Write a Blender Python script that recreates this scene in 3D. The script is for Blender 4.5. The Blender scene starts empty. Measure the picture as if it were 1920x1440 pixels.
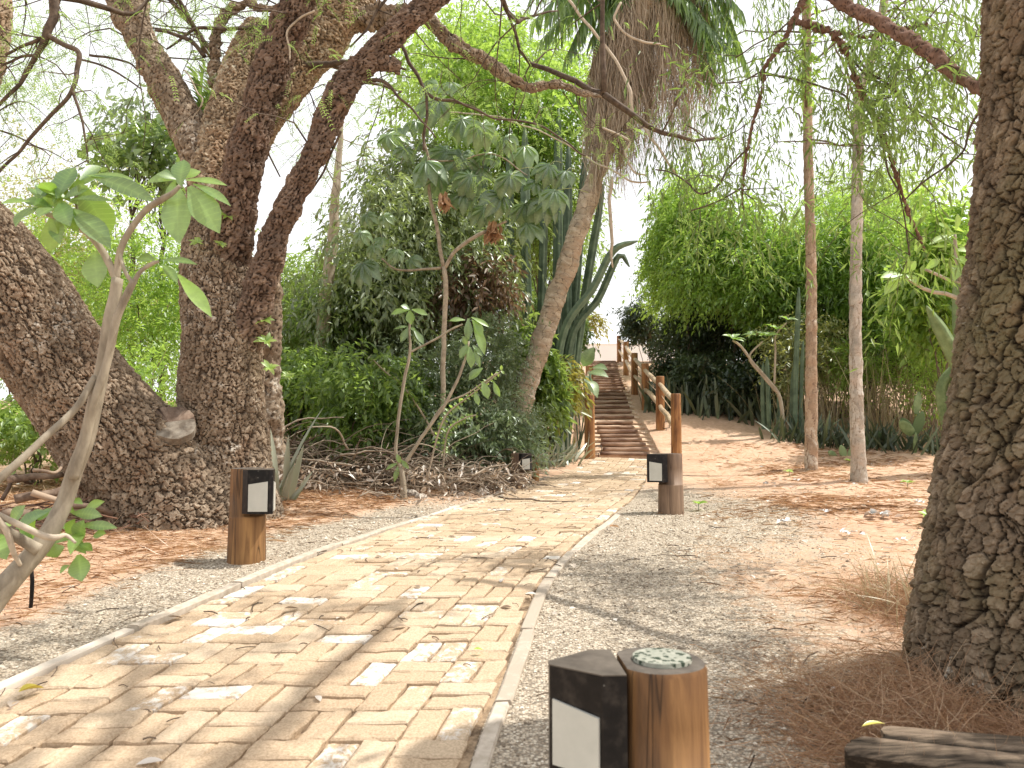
import bpy, math, random
import numpy as np
from math import sin, cos, tan, pi, radians

rng = np.random.default_rng(11)
random.seed(5)
scene = bpy.context.scene
COL = scene.collection

# ---------------------------------------------------------------- camera model
F = 1400.0                      # focal length in pixels of a 1920 x 1440 frame
TH = radians(3.76)              # camera looks slightly upward
CZ = 1.0                        # eye height (world z)

def at(px, py, Y):
    """world point seen at a photo pixel at depth Y"""
    a = math.atan((720 - py) / F) + TH
    Z = Y * tan(a)
    c = Y * cos(TH) + Z * sin(TH)
    return np.array([(px - 960) / F * c, Y, Z + CZ])

def pxsize(w, Y):
    return w / F * Y

# ---------------------------------------------------------------- noise
def _h(ix, iy, iz, seed):
    with np.errstate(over='ignore'):
        h = (ix.astype(np.int64).astype(np.uint32) * np.uint32(374761393)
             + iy.astype(np.int64).astype(np.uint32) * np.uint32(668265263)
             + iz.astype(np.int64).astype(np.uint32) * np.uint32(2147483647)
             + np.uint32(seed * 144665 + 17))
        h = (h ^ (h >> np.uint32(13))) * np.uint32(1274126177)
        h = (h ^ (h >> np.uint32(16))) * np.uint32(2246822519)
        h = h ^ (h >> np.uint32(15))
    return h.astype(np.float64) / 4294967295.0

def vnoise(p, seed=0):
    p = np.asarray(p, float)
    i = np.floor(p); f = p - i; f = f * f * (3 - 2 * f)
    r = 0
    for dx in (0, 1):
        wx = f[:, 0] if dx else 1 - f[:, 0]
        for dy in (0, 1):
            wy = f[:, 1] if dy else 1 - f[:, 1]
            for dz in (0, 1):
                wz = f[:, 2] if dz else 1 - f[:, 2]
                r = r + wx * wy * wz * _h(i[:, 0] + dx, i[:, 1] + dy, i[:, 2] + dz, seed)
    return r * 2 - 1

def fbm(p, seed=0, octv=4, lac=2.1, gain=.5):
    p = np.asarray(p, float); a = 1.; r = 0; s = 0
    for k in range(octv):
        r = r + a * vnoise(p, seed + k * 7); s += a
        a *= gain; p = p * lac + 3.7
    return r / s

def worley(u, v, nu, seed=0):
    """cells in (u, v), u periodic with nu cells: F1, F2, cell value"""
    iu = np.floor(u); iv = np.floor(v)
    f1 = np.full(u.shape, 9.); f2 = np.full(u.shape, 9.); idv = np.zeros(u.shape); tl = np.zeros(u.shape)
    z = np.zeros_like(iu)
    for du in (-1, 0, 1):
        for dv in (-1, 0, 1):
            cu = iu + du; cv = iv + dv; cm = np.mod(cu, nu)
            px = cu + _h(cm, cv, z, seed); py = cv + _h(cm, cv, z + 1, seed)
            d = np.hypot(px - u, py - v)
            near = d < f1
            f2 = np.where(near, f1, np.minimum(f2, d))
            idv = np.where(near, _h(cm, cv, z + 2, seed), idv)
            tl = np.where(near, (u - px) * (_h(cm, cv, z + 3, seed) - .5) * 1.6 - (v - py) * (.05 + .75 * _h(cm, cv, z + 4, seed)), tl)
            f1 = np.where(near, d, f1)
    return f1, f2, idv, tl

def sstep(a, b, x):
    t = np.clip((x - a) / (b - a), 0, 1)
    return t * t * (3 - 2 * t)

def norm(v):
    v = np.asarray(v, float)
    return v / np.maximum(np.linalg.norm(v, axis=-1, keepdims=True), 1e-9)

# ---------------------------------------------------------------- objects
def tag(o, label=None, cat=None, group=None, kind=None):
    if label: o['label'] = label
    if cat: o['category'] = cat
    if group: o['group'] = group
    if kind: o['kind'] = kind
    return o

def thing(name, label, cat, loc, group=None):
    o = bpy.data.objects.new(name, None)
    o.empty_display_size = .1
    o.location = tuple(float(x) for x in loc)
    COL.objects.link(o)
    return tag(o, label, cat, group)

class M:
    """collects geometry; attribute a = random tint 0..1, b = crack / depth mask"""
    def __init__(s):
        s.v = []; s.q = []; s.t = []; s.a = []; s.b = []; s.c = []; s.n = 0; s.mq = []; s.mt = []
    def add(s, v, quads=None, tris=None, a=.5, b=1., mat=0, c=0.):
        v = np.asarray(v, float).reshape(-1, 3); k = len(v)
        s.v.append(v)
        s.a.append(np.broadcast_to(np.asarray(a, float), (k,)))
        s.b.append(np.broadcast_to(np.asarray(b, float), (k,)))
        s.c.append(np.broadcast_to(np.asarray(c, float), (k,)))
        if quads is not None and len(quads):
            s.q.append(np.asarray(quads, np.int64).reshape(-1, 4) + s.n); s.mq.append(np.full(len(s.q[-1]), mat))
        if tris is not None and len(tris):
            s.t.append(np.asarray(tris, np.int64).reshape(-1, 3) + s.n); s.mt.append(np.full(len(s.t[-1]), mat))
        s.n += k
    def build(s, name, mat, parent=None, smooth=True):
        v = np.concatenate(s.v) if s.v else np.zeros((0, 3))
        if parent is not None:
            off = np.zeros(3); q_ = parent
            while q_ is not None: off += np.array(q_.location); q_ = q_.parent
            v = v - off[None, :]
        q = np.concatenate(s.q) if s.q else np.zeros((0, 4), np.int64)
        t = np.concatenate(s.t) if s.t else np.zeros((0, 3), np.int64)
        me = bpy.data.meshes.new(name)
        me.vertices.add(len(v)); me.vertices.foreach_set('co', v.astype(np.float32).ravel())
        nl = q.size + t.size
        me.loops.add(nl); me.loops.foreach_set('vertex_index', np.concatenate([q.ravel(), t.ravel()]).astype(np.int32))
        npoly = len(q) + len(t)
        me.polygons.add(npoly)
        st = np.concatenate([np.arange(len(q)) * 4, q.size + np.arange(len(t)) * 3])
        me.polygons.foreach_set('loop_start', st.astype(np.int32))
        me.polygons.foreach_set('use_smooth', np.full(npoly, smooth))
        mats = mat if isinstance(mat, (list, tuple)) else [mat]
        for m_ in mats: me.materials.append(m_)
        if len(mats) > 1:
            me.polygons.foreach_set('material_index', np.concatenate((s.mq + s.mt)).astype(np.int32) if not s.mq or not s.mt else np.concatenate([np.concatenate(s.mq), np.concatenate(s.mt)]).astype(np.int32))
        for nm, arr in (('a', s.a), ('b', s.b), ('c', s.c)):
            at_ = me.attributes.new(nm, 'FLOAT', 'POINT')
            if arr: at_.data.foreach_set('value', np.concatenate(arr).astype(np.float32))
        me.update(calc_edges=True); me.validate()
        o = bpy.data.objects.new(name, me)
        COL.objects.link(o)
        if parent is not None: o.parent = parent
        return o

def spline(pts, n):
    """Catmull-Rom through rows of pts (any columns) with n samples, ~uniform by length"""
    P = np.asarray(pts, float)
    if len(P) == 2:
        t = np.linspace(0, 1, n)[:, None]; return P[0] * (1 - t) + P[1] * t
    E = np.vstack([2 * P[0] - P[1], P, 2 * P[-1] - P[-2]])
    out = []
    for i in range(len(P) - 1):
        p0, p1, p2, p3 = E[i], E[i + 1], E[i + 2], E[i + 3]
        t = np.linspace(0, 1, 24, endpoint=False)[:, None]
        out.append(.5 * ((2 * p1) + (-p0 + p2) * t + (2 * p0 - 5 * p1 + 4 * p2 - p3) * t ** 2 + (-p0 + 3 * p1 - 3 * p2 + p3) * t ** 3))
    out.append(P[-1:]); C = np.vstack(out)
    d = np.concatenate([[0], np.cumsum(np.linalg.norm(np.diff(C[:, :3], axis=0), axis=1))])
    s = np.linspace(0, d[-1], n)
    return np.stack([np.interp(s, d, C[:, k]) for k in range(C.shape[1])], 1)

def frames(C):
    T = norm(np.gradient(C, axis=0))
    ref = np.array([0, -1., 0]) if abs(T[0][1]) < .9 else np.array([1., 0, 0])
    N = np.zeros_like(T)
    n = norm(ref - T[0] * np.dot(ref, T[0]))
    for i in range(len(T)):
        n = norm(n - T[i] * np.dot(n, T[i])); N[i] = n
    return T, N, np.cross(T, N)

def ring_faces(n, seg, off=0):
    i = np.arange(n - 1)[:, None]; j = np.arange(seg)[None, :]; j2 = (j + 1) % seg
    return np.stack([i * seg + j, i * seg + j2, (i + 1) * seg + j2, (i + 1) * seg + j], -1).reshape(-1, 4) + off

def tube(m, pts, rad, seg=6, n=None, a=.5, b=1., cap=True, mat=0, wob=0.):
    P = np.asarray(pts, float); R = np.broadcast_to(np.asarray(rad, float), (len(P),))
    n = n or max(2, (len(P) - 1) * 4 + 1)
    S = spline(np.column_stack([P, R]), n); C = S[:, :3]; r = np.maximum(S[:, 3], 1e-4)
    if wob: C = C + wob * np.stack([vnoise(C * 7 + k * 31, 5) for k in range(3)], 1)
    T, N, B = frames(C)
    th = np.arange(seg) / seg * 2 * pi
    V = C[:, None] + r[:, None, None] * (np.cos(th)[None, :, None] * N[:, None] + np.sin(th)[None, :, None] * B[:, None])
    V = V.reshape(-1, 3); q = ring_faces(n, seg); tr = []
    if cap:
        k = len(V); V = np.vstack([V, C[:1], C[-1:]])
        for j in range(seg):
            tr.append((k, (j + 1) % seg, j)); tr.append((k + 1, (n - 1) * seg + j, (n - 1) * seg + (j + 1) % seg))
    m.add(V, q, tr, a, b, mat)
    return C

def bark_tube(m, pts, rad, res=.012, cw=.05, ch=.09, depth=.014, seed=1, lump=.04, flat=1.0, ring=False, flare=None, crk=.16, macro=.0):
    """tree limb with cracked bark plates cut in its surface; b = crack mask, a = plate tint"""
    P = np.asarray(pts, float); R = np.broadcast_to(np.asarray(rad, float), (len(P),))
    L0 = np.sum(np.linalg.norm(np.diff(P, axis=0), axis=1))
    n = max(8, int(L0 / res)); rm = float(R.mean()); seg = max(8, int(2 * pi * rm / res))
    S = spline(np.column_stack([P, R]), n); C = S[:, :3]; r = np.maximum(S[:, 3], 1e-3)
    T, N, B = frames(C)
    sl = np.concatenate([[0], np.cumsum(np.linalg.norm(np.diff(C, axis=0), axis=1))])
    th = np.arange(seg) / seg * 2 * pi
    TH_, SL = np.meshgrid(th, sl); tt = TH_.ravel(); ss = SL.ravel()
    D = (np.cos(th)[None, :, None] * N[:, None] + np.sin(th)[None, :, None] * B[:, None]).reshape(-1, 3)
    rr = np.repeat(r, seg); CC = np.repeat(C, seg, 0)
    base = CC + D * rr[:, None]
    nu = max(3, round(2 * pi * rm / cw))
    w1 = fbm(base / (cw * 1.6), seed, 3); w2 = fbm(base / (cw * 1.6) + 50, seed + 1, 3)
    w3 = fbm(base / (cw * 5), seed + 21, 2)
    u = tt / (2 * pi) * nu + w1 * .55 + w3 * .9; v = ss / ch + w2 * .5 + .4 * w3
    f1, f2, idv, tl = worley(u, v, nu, seed)
    cr = sstep(.0, crk, f2 - f1)
    g1, g2, id2, tl2 = worley(u * 2.0 + w2, v * 1.9 + 9, nu * 2, seed + 3)
    cr2 = sstep(.0, .22, g2 - g1)
    fine = fbm(base / (cw * .30), seed + 5, 3)
    h = cr * (.35 + .5 * idv + .75 * tl) + cr2 * cr * (.10 + .3 * id2 + .35 * tl2) + .16 * fine
    mc = 1.
    if macro:
        m1, m2, mi, _ = worley(u / 2.6 + .4 * w2, v / 5.5 + .3 * w1, max(2, round(nu / 2.6)), seed + 31)
        mc = sstep(.0, .13, m2 - m1); h = h * (.55 + .45 * mc) - macro * (1 - mc) + .25 * mi * mc; cr = cr * (.25 + .75 * mc)
    if ring:
        h = .35 * h + .5 * np.abs(np.sin(ss / ch * pi + w1 * 1.2)) ** .4
    lumps = fbm(base / (rm * 1.4) + 7, seed + 9, 3) * lump * rr / rm
    rad2 = rr + (h - .8) * depth * np.minimum(1, .35 + rr / (rm + 1e-6) * .65) + lumps
    if flare is not None:
        rad2 = rad2 + flare(tt, ss, rr)
    V = CC + D * rad2[:, None]
    tint = np.clip(.45 + .55 * (idv - .5) + .28 * fbm(base / .22, seed + 13, 3) + .35 * fine + .2 * (id2 - .5), 0, 1)
    k = len(V); V = np.vstack([V, C[:1], C[-1:]])
    tr = []
    for j in range(seg):
        tr.append((k, (j + 1) % seg, j)); tr.append((k + 1, (n - 1) * seg + j, (n - 1) * seg + (j + 1) % seg))
    m.add(V, ring_faces(n, seg), tr, np.append(tint, [.5, .5]), np.append(np.clip(cr * (.6 + .4 * cr2), 0, 1), [1, 1]))
    return C

def prism(m, top, bot, a=.5, b=1., mat=0):
    """closed prism between two same-length loops"""
    k = len(top); V = np.vstack([top, bot]); q = []; t = []
    for i in range(k): q.append((i, k + i, k + (i + 1) % k, (i + 1) % k))
    V = np.vstack([V, np.mean(top, 0)[None], np.mean(bot, 0)[None]])
    for i in range(k): t.append((2 * k, i, (i + 1) % k)); t.append((2 * k + 1, k + (i + 1) % k, k + i))
    m.add(V, q, t, a, b, mat)

def box(m, c, sx, sy, sz, rz=0, a=.5, b=1., bev=.0, mat=0, tilt=0.):
    c = np.asarray(c, float)
    def loop(x, y, z):
        L = np.array([(-x, -y, z), (x, -y, z), (x, y, z), (-x, y, z)], float)
        if tilt: L = L @ np.array([[1, 0, 0], [0, cos(tilt), sin(tilt)], [0, -sin(tilt), cos(tilt)]])
        R = np.array([[cos(rz), sin(rz), 0], [-sin(rz), cos(rz), 0], [0, 0, 1]])
        return L @ R + c
    x, y, z = sx / 2, sy / 2, sz / 2
    if bev <= 0:
        prism(m, loop(x, y, z), loop(x, y, -z), a, b, mat); return
    L = [loop(x - bev, y - bev, z), loop(x, y, z - bev), loop(x, y, -z + bev), loop(x - bev, y - bev, -z)]
    V = np.vstack(L); q = []
    for i in range(3):
        for j in range(4): q.append((i * 4 + j, (i + 1) * 4 + j, (i + 1) * 4 + (j + 1) % 4, i * 4 + (j + 1) % 4))
    q += [(0, 1, 2, 3), (15, 14, 13, 12)]
    m.add(V, q, None, a, b, mat)

# ---------------------------------------------------------------- leaves
def leaves(m, pos, d, up, L, W, a=.5, fold=.18, droop=.1, mat=0):
    """small leaves: two triangles folded on the midrib"""
    pos = np.asarray(pos, float); n = len(pos)
    if n == 0: return
    d = norm(d); s = np.cross(d, up); s = norm(s); u = np.cross(s, d)
    L = np.broadcast_to(L, (n,))[:, None]; W = np.broadcast_to(W, (n,))[:, None]
    V = np.stack([pos, pos + d * L * .42 + s * W * .5 + u * W * fold,
                  pos + d * L - u * L * droop, pos + d * L * .42 - s * W * .5 + u * W * fold], 1).reshape(-1, 3)
    i = np.arange(n)[:, None] * 4
    t = np.concatenate([i + np.array([[0, 1, 2]]), i + np.array([[0, 2, 3]])])
    m.add(V, None, t, np.repeat(np.broadcast_to(a, (n,)), 4), 1., mat)

PROF = {'obov': [.16, .42, .70, .92, 1., .86, .50, .02], 'ell': [.06, .55, .88, 1., .95, .75, .42, .02],
        'strap': [.7, .9, 1., 1., .92, .75, .42, .02]}
def blades(m, pos, d, up, L, W, droop=.25, fold=.12, a=.5, prof='ell', wave=0.):
    """large leaves: a strip of segments either side of the midrib, bending down"""
    pos = np.asarray(pos, float).reshape(-1, 3); n = len(pos)
    if n == 0: return
    pr = np.array(PROF[prof]); K = len(pr)
    d = norm(d).reshape(-1, 3); s = norm(np.cross(d, up)); u = np.cross(s, d)
    L = np.broadcast_to(L, (n,)); W = np.broadcast_to(W, (n,)); droop = np.broadcast_to(droop, (n,))
    t = np.linspace(0, 1, K)
    ph = rng.random(n) * 6
    mid = pos[:, None] + d[:, None] * (L[:, None] * (t - .12 * t ** 2)[None])[..., None] - u[:, None] * (L[:, None] * droop[:, None] * (t ** 2)[None])[..., None]
    hw = (W[:, None] * pr[None] * .5)
    wv = wave * L[:, None] * np.sin(t[None] * 14 + ph[:, None])
    lf = mid + s[:, None] * hw[..., None] + u[:, None] * (hw * fold * 2 + wv)[..., None]
    rt = mid - s[:, None] * hw[..., None] + u[:, None] * (hw * fold * 2 - wv)[..., None]
    V = np.stack([lf, mid, rt], 2).reshape(-1, 3)
    bb = np.tile(np.array([1., 0., 1.]), n * K)
    base = np.arange(n)[:, None, None] * K * 3; k = np.arange(K - 1)[None, :, None] * 3
    q = []
    for c in (0, 1):
        q.append((base + k + np.array([c, c + 1, c + 4, c + 3])[None, None]).reshape(-1, 4))
    m.add(V, np.concatenate(q), None, np.repeat(np.broadcast_to(a, (n,)), K * 3), bb, c=np.tile(np.repeat(t, 3), n))

def rdir(n):
    return norm(rng.normal(size=(n, 3)))

def sprays(m, P, D, tl, k, L, W, droop=.4, spread=.9, a0=.5, avar=.35, jit=.3, foldv=.18):
    """twigs starting at P along D carrying k leaves each"""
    n = len(P); tl = np.broadcast_to(tl, (n,))
    t = (np.arange(k) + rng.random((n, k))) / k
    D = norm(D)
    bend = np.zeros((n, k, 3)); bend[..., 2] = -(t ** 2) * tl[:, None] * droop
    pos = P[:, None] + D[:, None] * (t * tl[:, None])[..., None] + bend
    side = norm(np.cross(D, rdir(n)))[:, None] * np.where(np.arange(k) % 2, 1, -1)[None, :, None]
    ld = D[:, None] * .7 + side * spread + rng.normal(size=(n, k, 3)) * jit
    ld[..., 2] -= droop * (.5 + t)
    up = rng.normal(size=(n, k, 3)) * .45; up[..., 2] += 1
    N = n * k
    a = np.broadcast_to(np.asarray(a0, float), (n,))[:, None] + (rng.random((n, k)) - .5) * avar
    sc = .5 + .95 * rng.random(N)
    leaves(m, pos.reshape(N, 3), ld.reshape(N, 3), up.reshape(N, 3), L * sc, W * sc, np.clip(a.ravel(), 0, 1), fold=foldv)

def strands(m, P, D, L, w, curl=.4, a=.5):
    """thin curling fibres"""
    n = len(P); K = 6; s_ = np.linspace(0, 1, K); D = norm(D); L = np.broadcast_to(L, (n,))
    sd = norm(np.cross(D, rdir(n))); q = rng.normal(size=(n, 1)) * curl
    pth = P[:, None] + D[:, None] * (L[:, None] * s_)[..., None] + sd[:, None] * (L[:, None] * q * s_ ** 2 + .05 * L[:, None] * np.sin(s_ * 6 + q * 9))[..., None]
    g_ = gz(pth[..., 0].ravel(), pth[..., 1].ravel()).reshape(n, K) + .003; pth[..., 2] = np.maximum(pth[..., 2], g_)
    off = norm(np.cross(D, rdir(n))) * np.broadcast_to(w, (n,))[:, None]; wd = (1 - s_ * .6)[None, :, None]
    V = np.stack([pth - off[:, None] * wd, pth + off[:, None] * wd], 2).reshape(-1, 3)
    b_ = np.arange(n)[:, None, None] * K * 2; k_ = np.arange(K - 1)[None, :, None] * 2
    m.add(V, (b_ + k_ + np.array([0, 1, 3, 2])[None, None]).reshape(-1, 4), None, np.repeat(np.broadcast_to(a, (n,)), K * 2))

def pinnate(m, P, D, L, pairs, ll, lw, a0=.5, droop=.35):
    """feathery compound leaves: rachis with pairs of narrow leaflets"""
    n = len(P); D = norm(D); up = rng.normal(size=(n, 3)) * .5; up[:, 2] += 1
    s = norm(np.cross(D, up)); t = (np.arange(pairs) + .6) / pairs
    L = np.broadcast_to(L, (n,))
    sag = np.zeros((n, pairs, 3)); sag[..., 2] = -(t ** 2)[None] * L[:, None] * droop
    pos = P[:, None] + D[:, None] * (t[None] * L[:, None])[..., None] + sag
    for sg in (-1, 1):
        ld = s[:, None] * sg + D[:, None] * .45 + rng.normal(size=(n, pairs, 3)) * .12
        ld[..., 2] -= .2
        N = n * pairs
        a = np.repeat(np.broadcast_to(a0, (n,)), pairs) + (rng.random(N) - .5) * .25
        leaves(m, pos.reshape(N, 3), ld.reshape(N, 3), np.repeat(up, pairs, 0), ll, lw, np.clip(a, 0, 1), fold=.05)

def palmate(m, c, nrm, R, a, lobes=9, W=.24):
    """umbrella leaf: lobes radiating and hanging from the stalk"""
    nrm = norm(nrm); x = norm(np.cross(nrm, rdir(1)[0])); y = np.cross(nrm, x)
    th = np.arange(lobes) / lobes * 2 * pi * .94 + rng.random() * .2
    d = np.cos(th)[:, None] * x + np.sin(th)[:, None] * y - nrm * .28
    d[:, 2] -= .15
    sc = R * (1 - .3 * np.abs(np.linspace(-1, 1, lobes)) ** 2) * (.9 + .2 * rng.random(lobes))
    blades(m, np.repeat(np.asarray(c)[None], lobes, 0), d, np.repeat(nrm[None], lobes, 0), sc, R * W * 1.7,
           droop=.28 + .2 * rng.random(lobes), fold=.22, a=np.clip(a + (rng.random(lobes) - .5) * .12, 0, 1), prof='obov')

def rosette(m, c, axis, n, L, W, a=.6, opening=.9, droop=.3, prof='obov'):
    axis = norm(np.asarray(axis, float)); x = norm(np.cross(axis, np.array([.3, .8, .1]))); y = np.cross(axis, x)
    th = np.arange(n) * 2.4 + rng.random() * 6
    op = opening * (.6 + .8 * rng.random(n))
    d = axis[None] + (np.cos(th)[:, None] * x + np.sin(th)[:, None] * y) * op[:, None] * 1.6
    sc = .65 + .5 * rng.random(n)
    blades(m, np.repeat(np.asarray(c)[None], n, 0), d, np.repeat(axis[None], n, 0) + rng.normal(size=(n, 3)) * .2, L * sc, W * (.8 + .3 * rng.random(n)) * sc,
           droop=droop * (.5 + rng.random(n)), fold=.16, a=np.clip(a + (rng.random(n) - .5) * .4, 0, 1), prof=prof)
# ---------------------------------------------------------------- materials
def nodes_mat(name):
    m = bpy.data.materials.new(name); m.use_nodes = True
    nt = m.node_tree; nt.nodes.clear()
    return m, nt
def N(nt, t, **kw):
    n = nt.nodes.new(t)
    for k, v in kw.items():
        if k.startswith('i_'):
            n.inputs[int(k[2:])].default_value = v
        else: setattr(n, k, v)
    return n
def ln(nt, a, b): nt.links.new(a, b)
def ramp(nt, fac, stops, interp='LINEAR'):
    r = N(nt, 'ShaderNodeValToRGB'); r.color_ramp.interpolation = interp
    e = r.color_ramp.elements
    while len(e) < len(stops): e.new(.5)
    for x, (p, c) in zip(e, stops):
        x.position = p; x.color = (*c, 1)
    if fac is not None: ln(nt, fac, r.inputs[0])
    return r.outputs[0]
def attr(nt, name): return N(nt, 'ShaderNodeAttribute', attribute_name=name).outputs['Fac']
def noise(nt, scale, detail=4, rough=.6, vec=None, dist=0.):
    n = N(nt, 'ShaderNodeTexNoise'); n.inputs['Scale'].default_value = scale; n.inputs['Detail'].default_value = detail
    n.inputs['Roughness'].default_value = rough; n.inputs['Distortion'].default_value = dist
    if vec is not None: ln(nt, vec, n.inputs['Vector'])
    return n.outputs['Fac']
def posn(nt, scale=(1, 1, 1), obj=False):
    if obj: p = N(nt, 'ShaderNodeTexCoord').outputs['Object']
    else: p = N(nt, 'ShaderNodeNewGeometry').outputs['Position']
    if scale == (1, 1, 1): return p
    mp = N(nt, 'ShaderNodeMapping'); mp.inputs['Scale'].default_value = scale; ln(nt, p, mp.inputs['Vector'])
    return mp.outputs[0]
def mix(nt, f, a, b, mode='MIX'):
    m = N(nt, 'ShaderNodeMix', data_type='RGBA', blend_type=mode)
    for s, x in ((0, f), (6, a), (7, b)):
        if isinstance(x, (int, float)): m.inputs[s].default_value = x
        elif isinstance(x, tuple): m.inputs[s].default_value = (*x, 1)
        else: ln(nt, x, m.inputs[s])
    return m.outputs[2]
def math_(nt, op, a, b=None, clamp=False):
    m = N(nt, 'ShaderNodeMath', operation=op, use_clamp=clamp)
    for i, x in enumerate((a, b)):
        if x is None: continue
        if isinstance(x, (int, float)): m.inputs[i].default_value = x
        else: ln(nt, x, m.inputs[i])
    return m.outputs[0]
def bump(nt, h, strength=.5, dist=.01):
    b = N(nt, 'ShaderNodeBump'); b.inputs['Strength'].default_value = strength; b.inputs['Distance'].default_value = dist
    ln(nt, h, b.inputs['Height']); return b.outputs[0]
def principled(nt, color, rough=.85, nrm=None, spec=.25, metal=0.):
    p = N(nt, 'ShaderNodeBsdfPrincipled')
    if isinstance(color, tuple): p.inputs['Base Color'].default_value = (*color, 1)
    else: ln(nt, color, p.inputs['Base Color'])
    if isinstance(rough, (int, float)): p.inputs['Roughness'].default_value = rough
    else: ln(nt, rough, p.inputs['Roughness'])
    p.inputs['Specular IOR Level'].default_value = spec; p.inputs['Metallic'].default_value = metal
    if nrm is not None: ln(nt, nrm, p.inputs['Normal'])
    o = N(nt, 'ShaderNodeOutputMaterial'); ln(nt, p.outputs[0], o.inputs[0]); return p

def leaf_mat(name, dark, mid, light, trans=.42, tcol=None, gloss=.10, rough=.35, clump=1.3, vein=0.):
    m, nt = nodes_mat(name)
    a = attr(nt, 'a'); c = noise(nt, clump, 3, .6, posn(nt))
    f = math_(nt, 'ADD', a, math_(nt, 'MULTIPLY', math_(nt, 'SUBTRACT', c, .5), .9), True)
    col = ramp(nt, f, [(0., dark), (.5, mid), (1., light)])
    if vein:
        col = mix(nt, math_(nt, 'MULTIPLY', math_(nt, 'SUBTRACT', 1., math_(nt, 'POWER', attr(nt, 'b'), .35)), vein), col, tuple(min(1, x * 1.3 + .1) for x in light))
    if vein >= .5:
        w_ = math_(nt, 'SINE', math_(nt, 'SUBTRACT', math_(nt, 'MULTIPLY', attr(nt, 'c'), 62.), math_(nt, 'MULTIPLY', attr(nt, 'b'), 5.)))
        col = mix(nt, math_(nt, 'MULTIPLY', ramp(nt, w_, [(.80, (0, 0, 0)), (1., (1, 1, 1))]), .38), col, tuple(min(1, x * 1.15 + .06) for x in light))
        col = mix(nt, math_(nt, 'MULTIPLY', ramp(nt, noise(nt, 28., 3, .6, posn(nt)), [(.35, (1, 1, 1)), (.6, (0, 0, 0))]), .3), col, tuple(x * .7 for x in dark))
    d = N(nt, 'ShaderNodeBsdfDiffuse'); ln(nt, col, d.inputs[0])
    t = N(nt, 'ShaderNodeBsdfTranslucent')
    tc = tcol or tuple(min(1, x) for x in (light[0] * 1.9, light[1] * 1.8, light[2] * .8))
    ln(nt, mix(nt, .55, col, tc), t.inputs[0])
    s = N(nt, 'ShaderNodeMixShader'); s.inputs[0].default_value = trans
    ln(nt, d.outputs[0], s.inputs[1]); ln(nt, t.outputs[0], s.inputs[2])
    g = N(nt, 'ShaderNodeBsdfGlossy'); g.inputs['Roughness'].default_value = rough; g.inputs[0].default_value = (.9, .95, .9, 1)
    s2 = N(nt, 'ShaderNodeMixShader'); s2.inputs[0].default_value = gloss
    ln(nt, s.outputs[0], s2.inputs[1]); ln(nt, g.outputs[0], s2.inputs[2])
    o = N(nt, 'ShaderNodeOutputMaterial'); ln(nt, s2.outputs[0], o.inputs[0])
    return m

def bark_mat(name, deep, mid, light, lich=None, lich_amt=.5, scale=30., lscale=6., moss=None):
    m, nt = nodes_mat(name)
    p = posn(nt)
    n1 = noise(nt, scale, 6, .7, p); n2 = noise(nt, 2.2, 3, .6, p)
    f = math_(nt, 'ADD', math_(nt, 'MULTIPLY', attr(nt, 'a'), .75), math_(nt, 'MULTIPLY', math_(nt, 'SUBTRACT', n1, .38), .9), True)
    col = ramp(nt, f, [(0., tuple(x * .55 for x in mid)), (.5, mid), (1., light)])
    if moss:
        col = mix(nt, math_(nt, 'MULTIPLY', ramp(nt, n2, [(.45, (0, 0, 0)), (.65, (1, 1, 1))]), .55), col, moss)
    col = mix(nt, math_(nt, 'MULTIPLY', ramp(nt, noise(nt, 4.5, 3, .6, p), [(.52, (0, 0, 0)), (.68, (1, 1, 1))]), .45), col, (mid[0] * 1.0, mid[1] * .82, mid[2] * .74))
    if lich:
        n3 = noise(nt, lscale, 5, .75, p, .5); n4 = noise(nt, 1.3, 2, .5, p)
        k = math_(nt, 'ADD', n3, math_(nt, 'MULTIPLY', math_(nt, 'SUBTRACT', n4, .5), .6))
        k = ramp(nt, k, [(.72 - .25 * lich_amt, (0, 0, 0)), (.80 - .2 * lich_amt, (1, 1, 1))])
        col = mix(nt, math_(nt, 'MULTIPLY', k, .85), col, lich)
    col = mix(nt, ramp(nt, attr(nt, 'b'), [(.08, (1, 1, 1)), (.72, (0, 0, 0))]), col, deep)  # cracks coloured darker to stand in for shade the bright sky fills
    principled(nt, col, .93, bump(nt, n1, .8, .008), .12)
    return m

def simple_mat(name, c1, c2, scale=20., stretch=(1, 1, 1), rough=.8, bmp=.3, spec=.2, detail=5, dist=.004, obj=False, lo=.3, hi=.7):
    m, nt = nodes_mat(name)
    n = noise(nt, scale, detail, .65, posn(nt, stretch, obj))
    a = math_(nt, 'MULTIPLY', math_(nt, 'SUBTRACT', attr(nt, 'a'), .5), .6)
    col = ramp(nt, math_(nt, 'ADD', n, a, True), [(lo, c1), (hi, c2)])
    principled(nt, col, rough, bump(nt, n, bmp, dist), spec)
    return m

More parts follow.
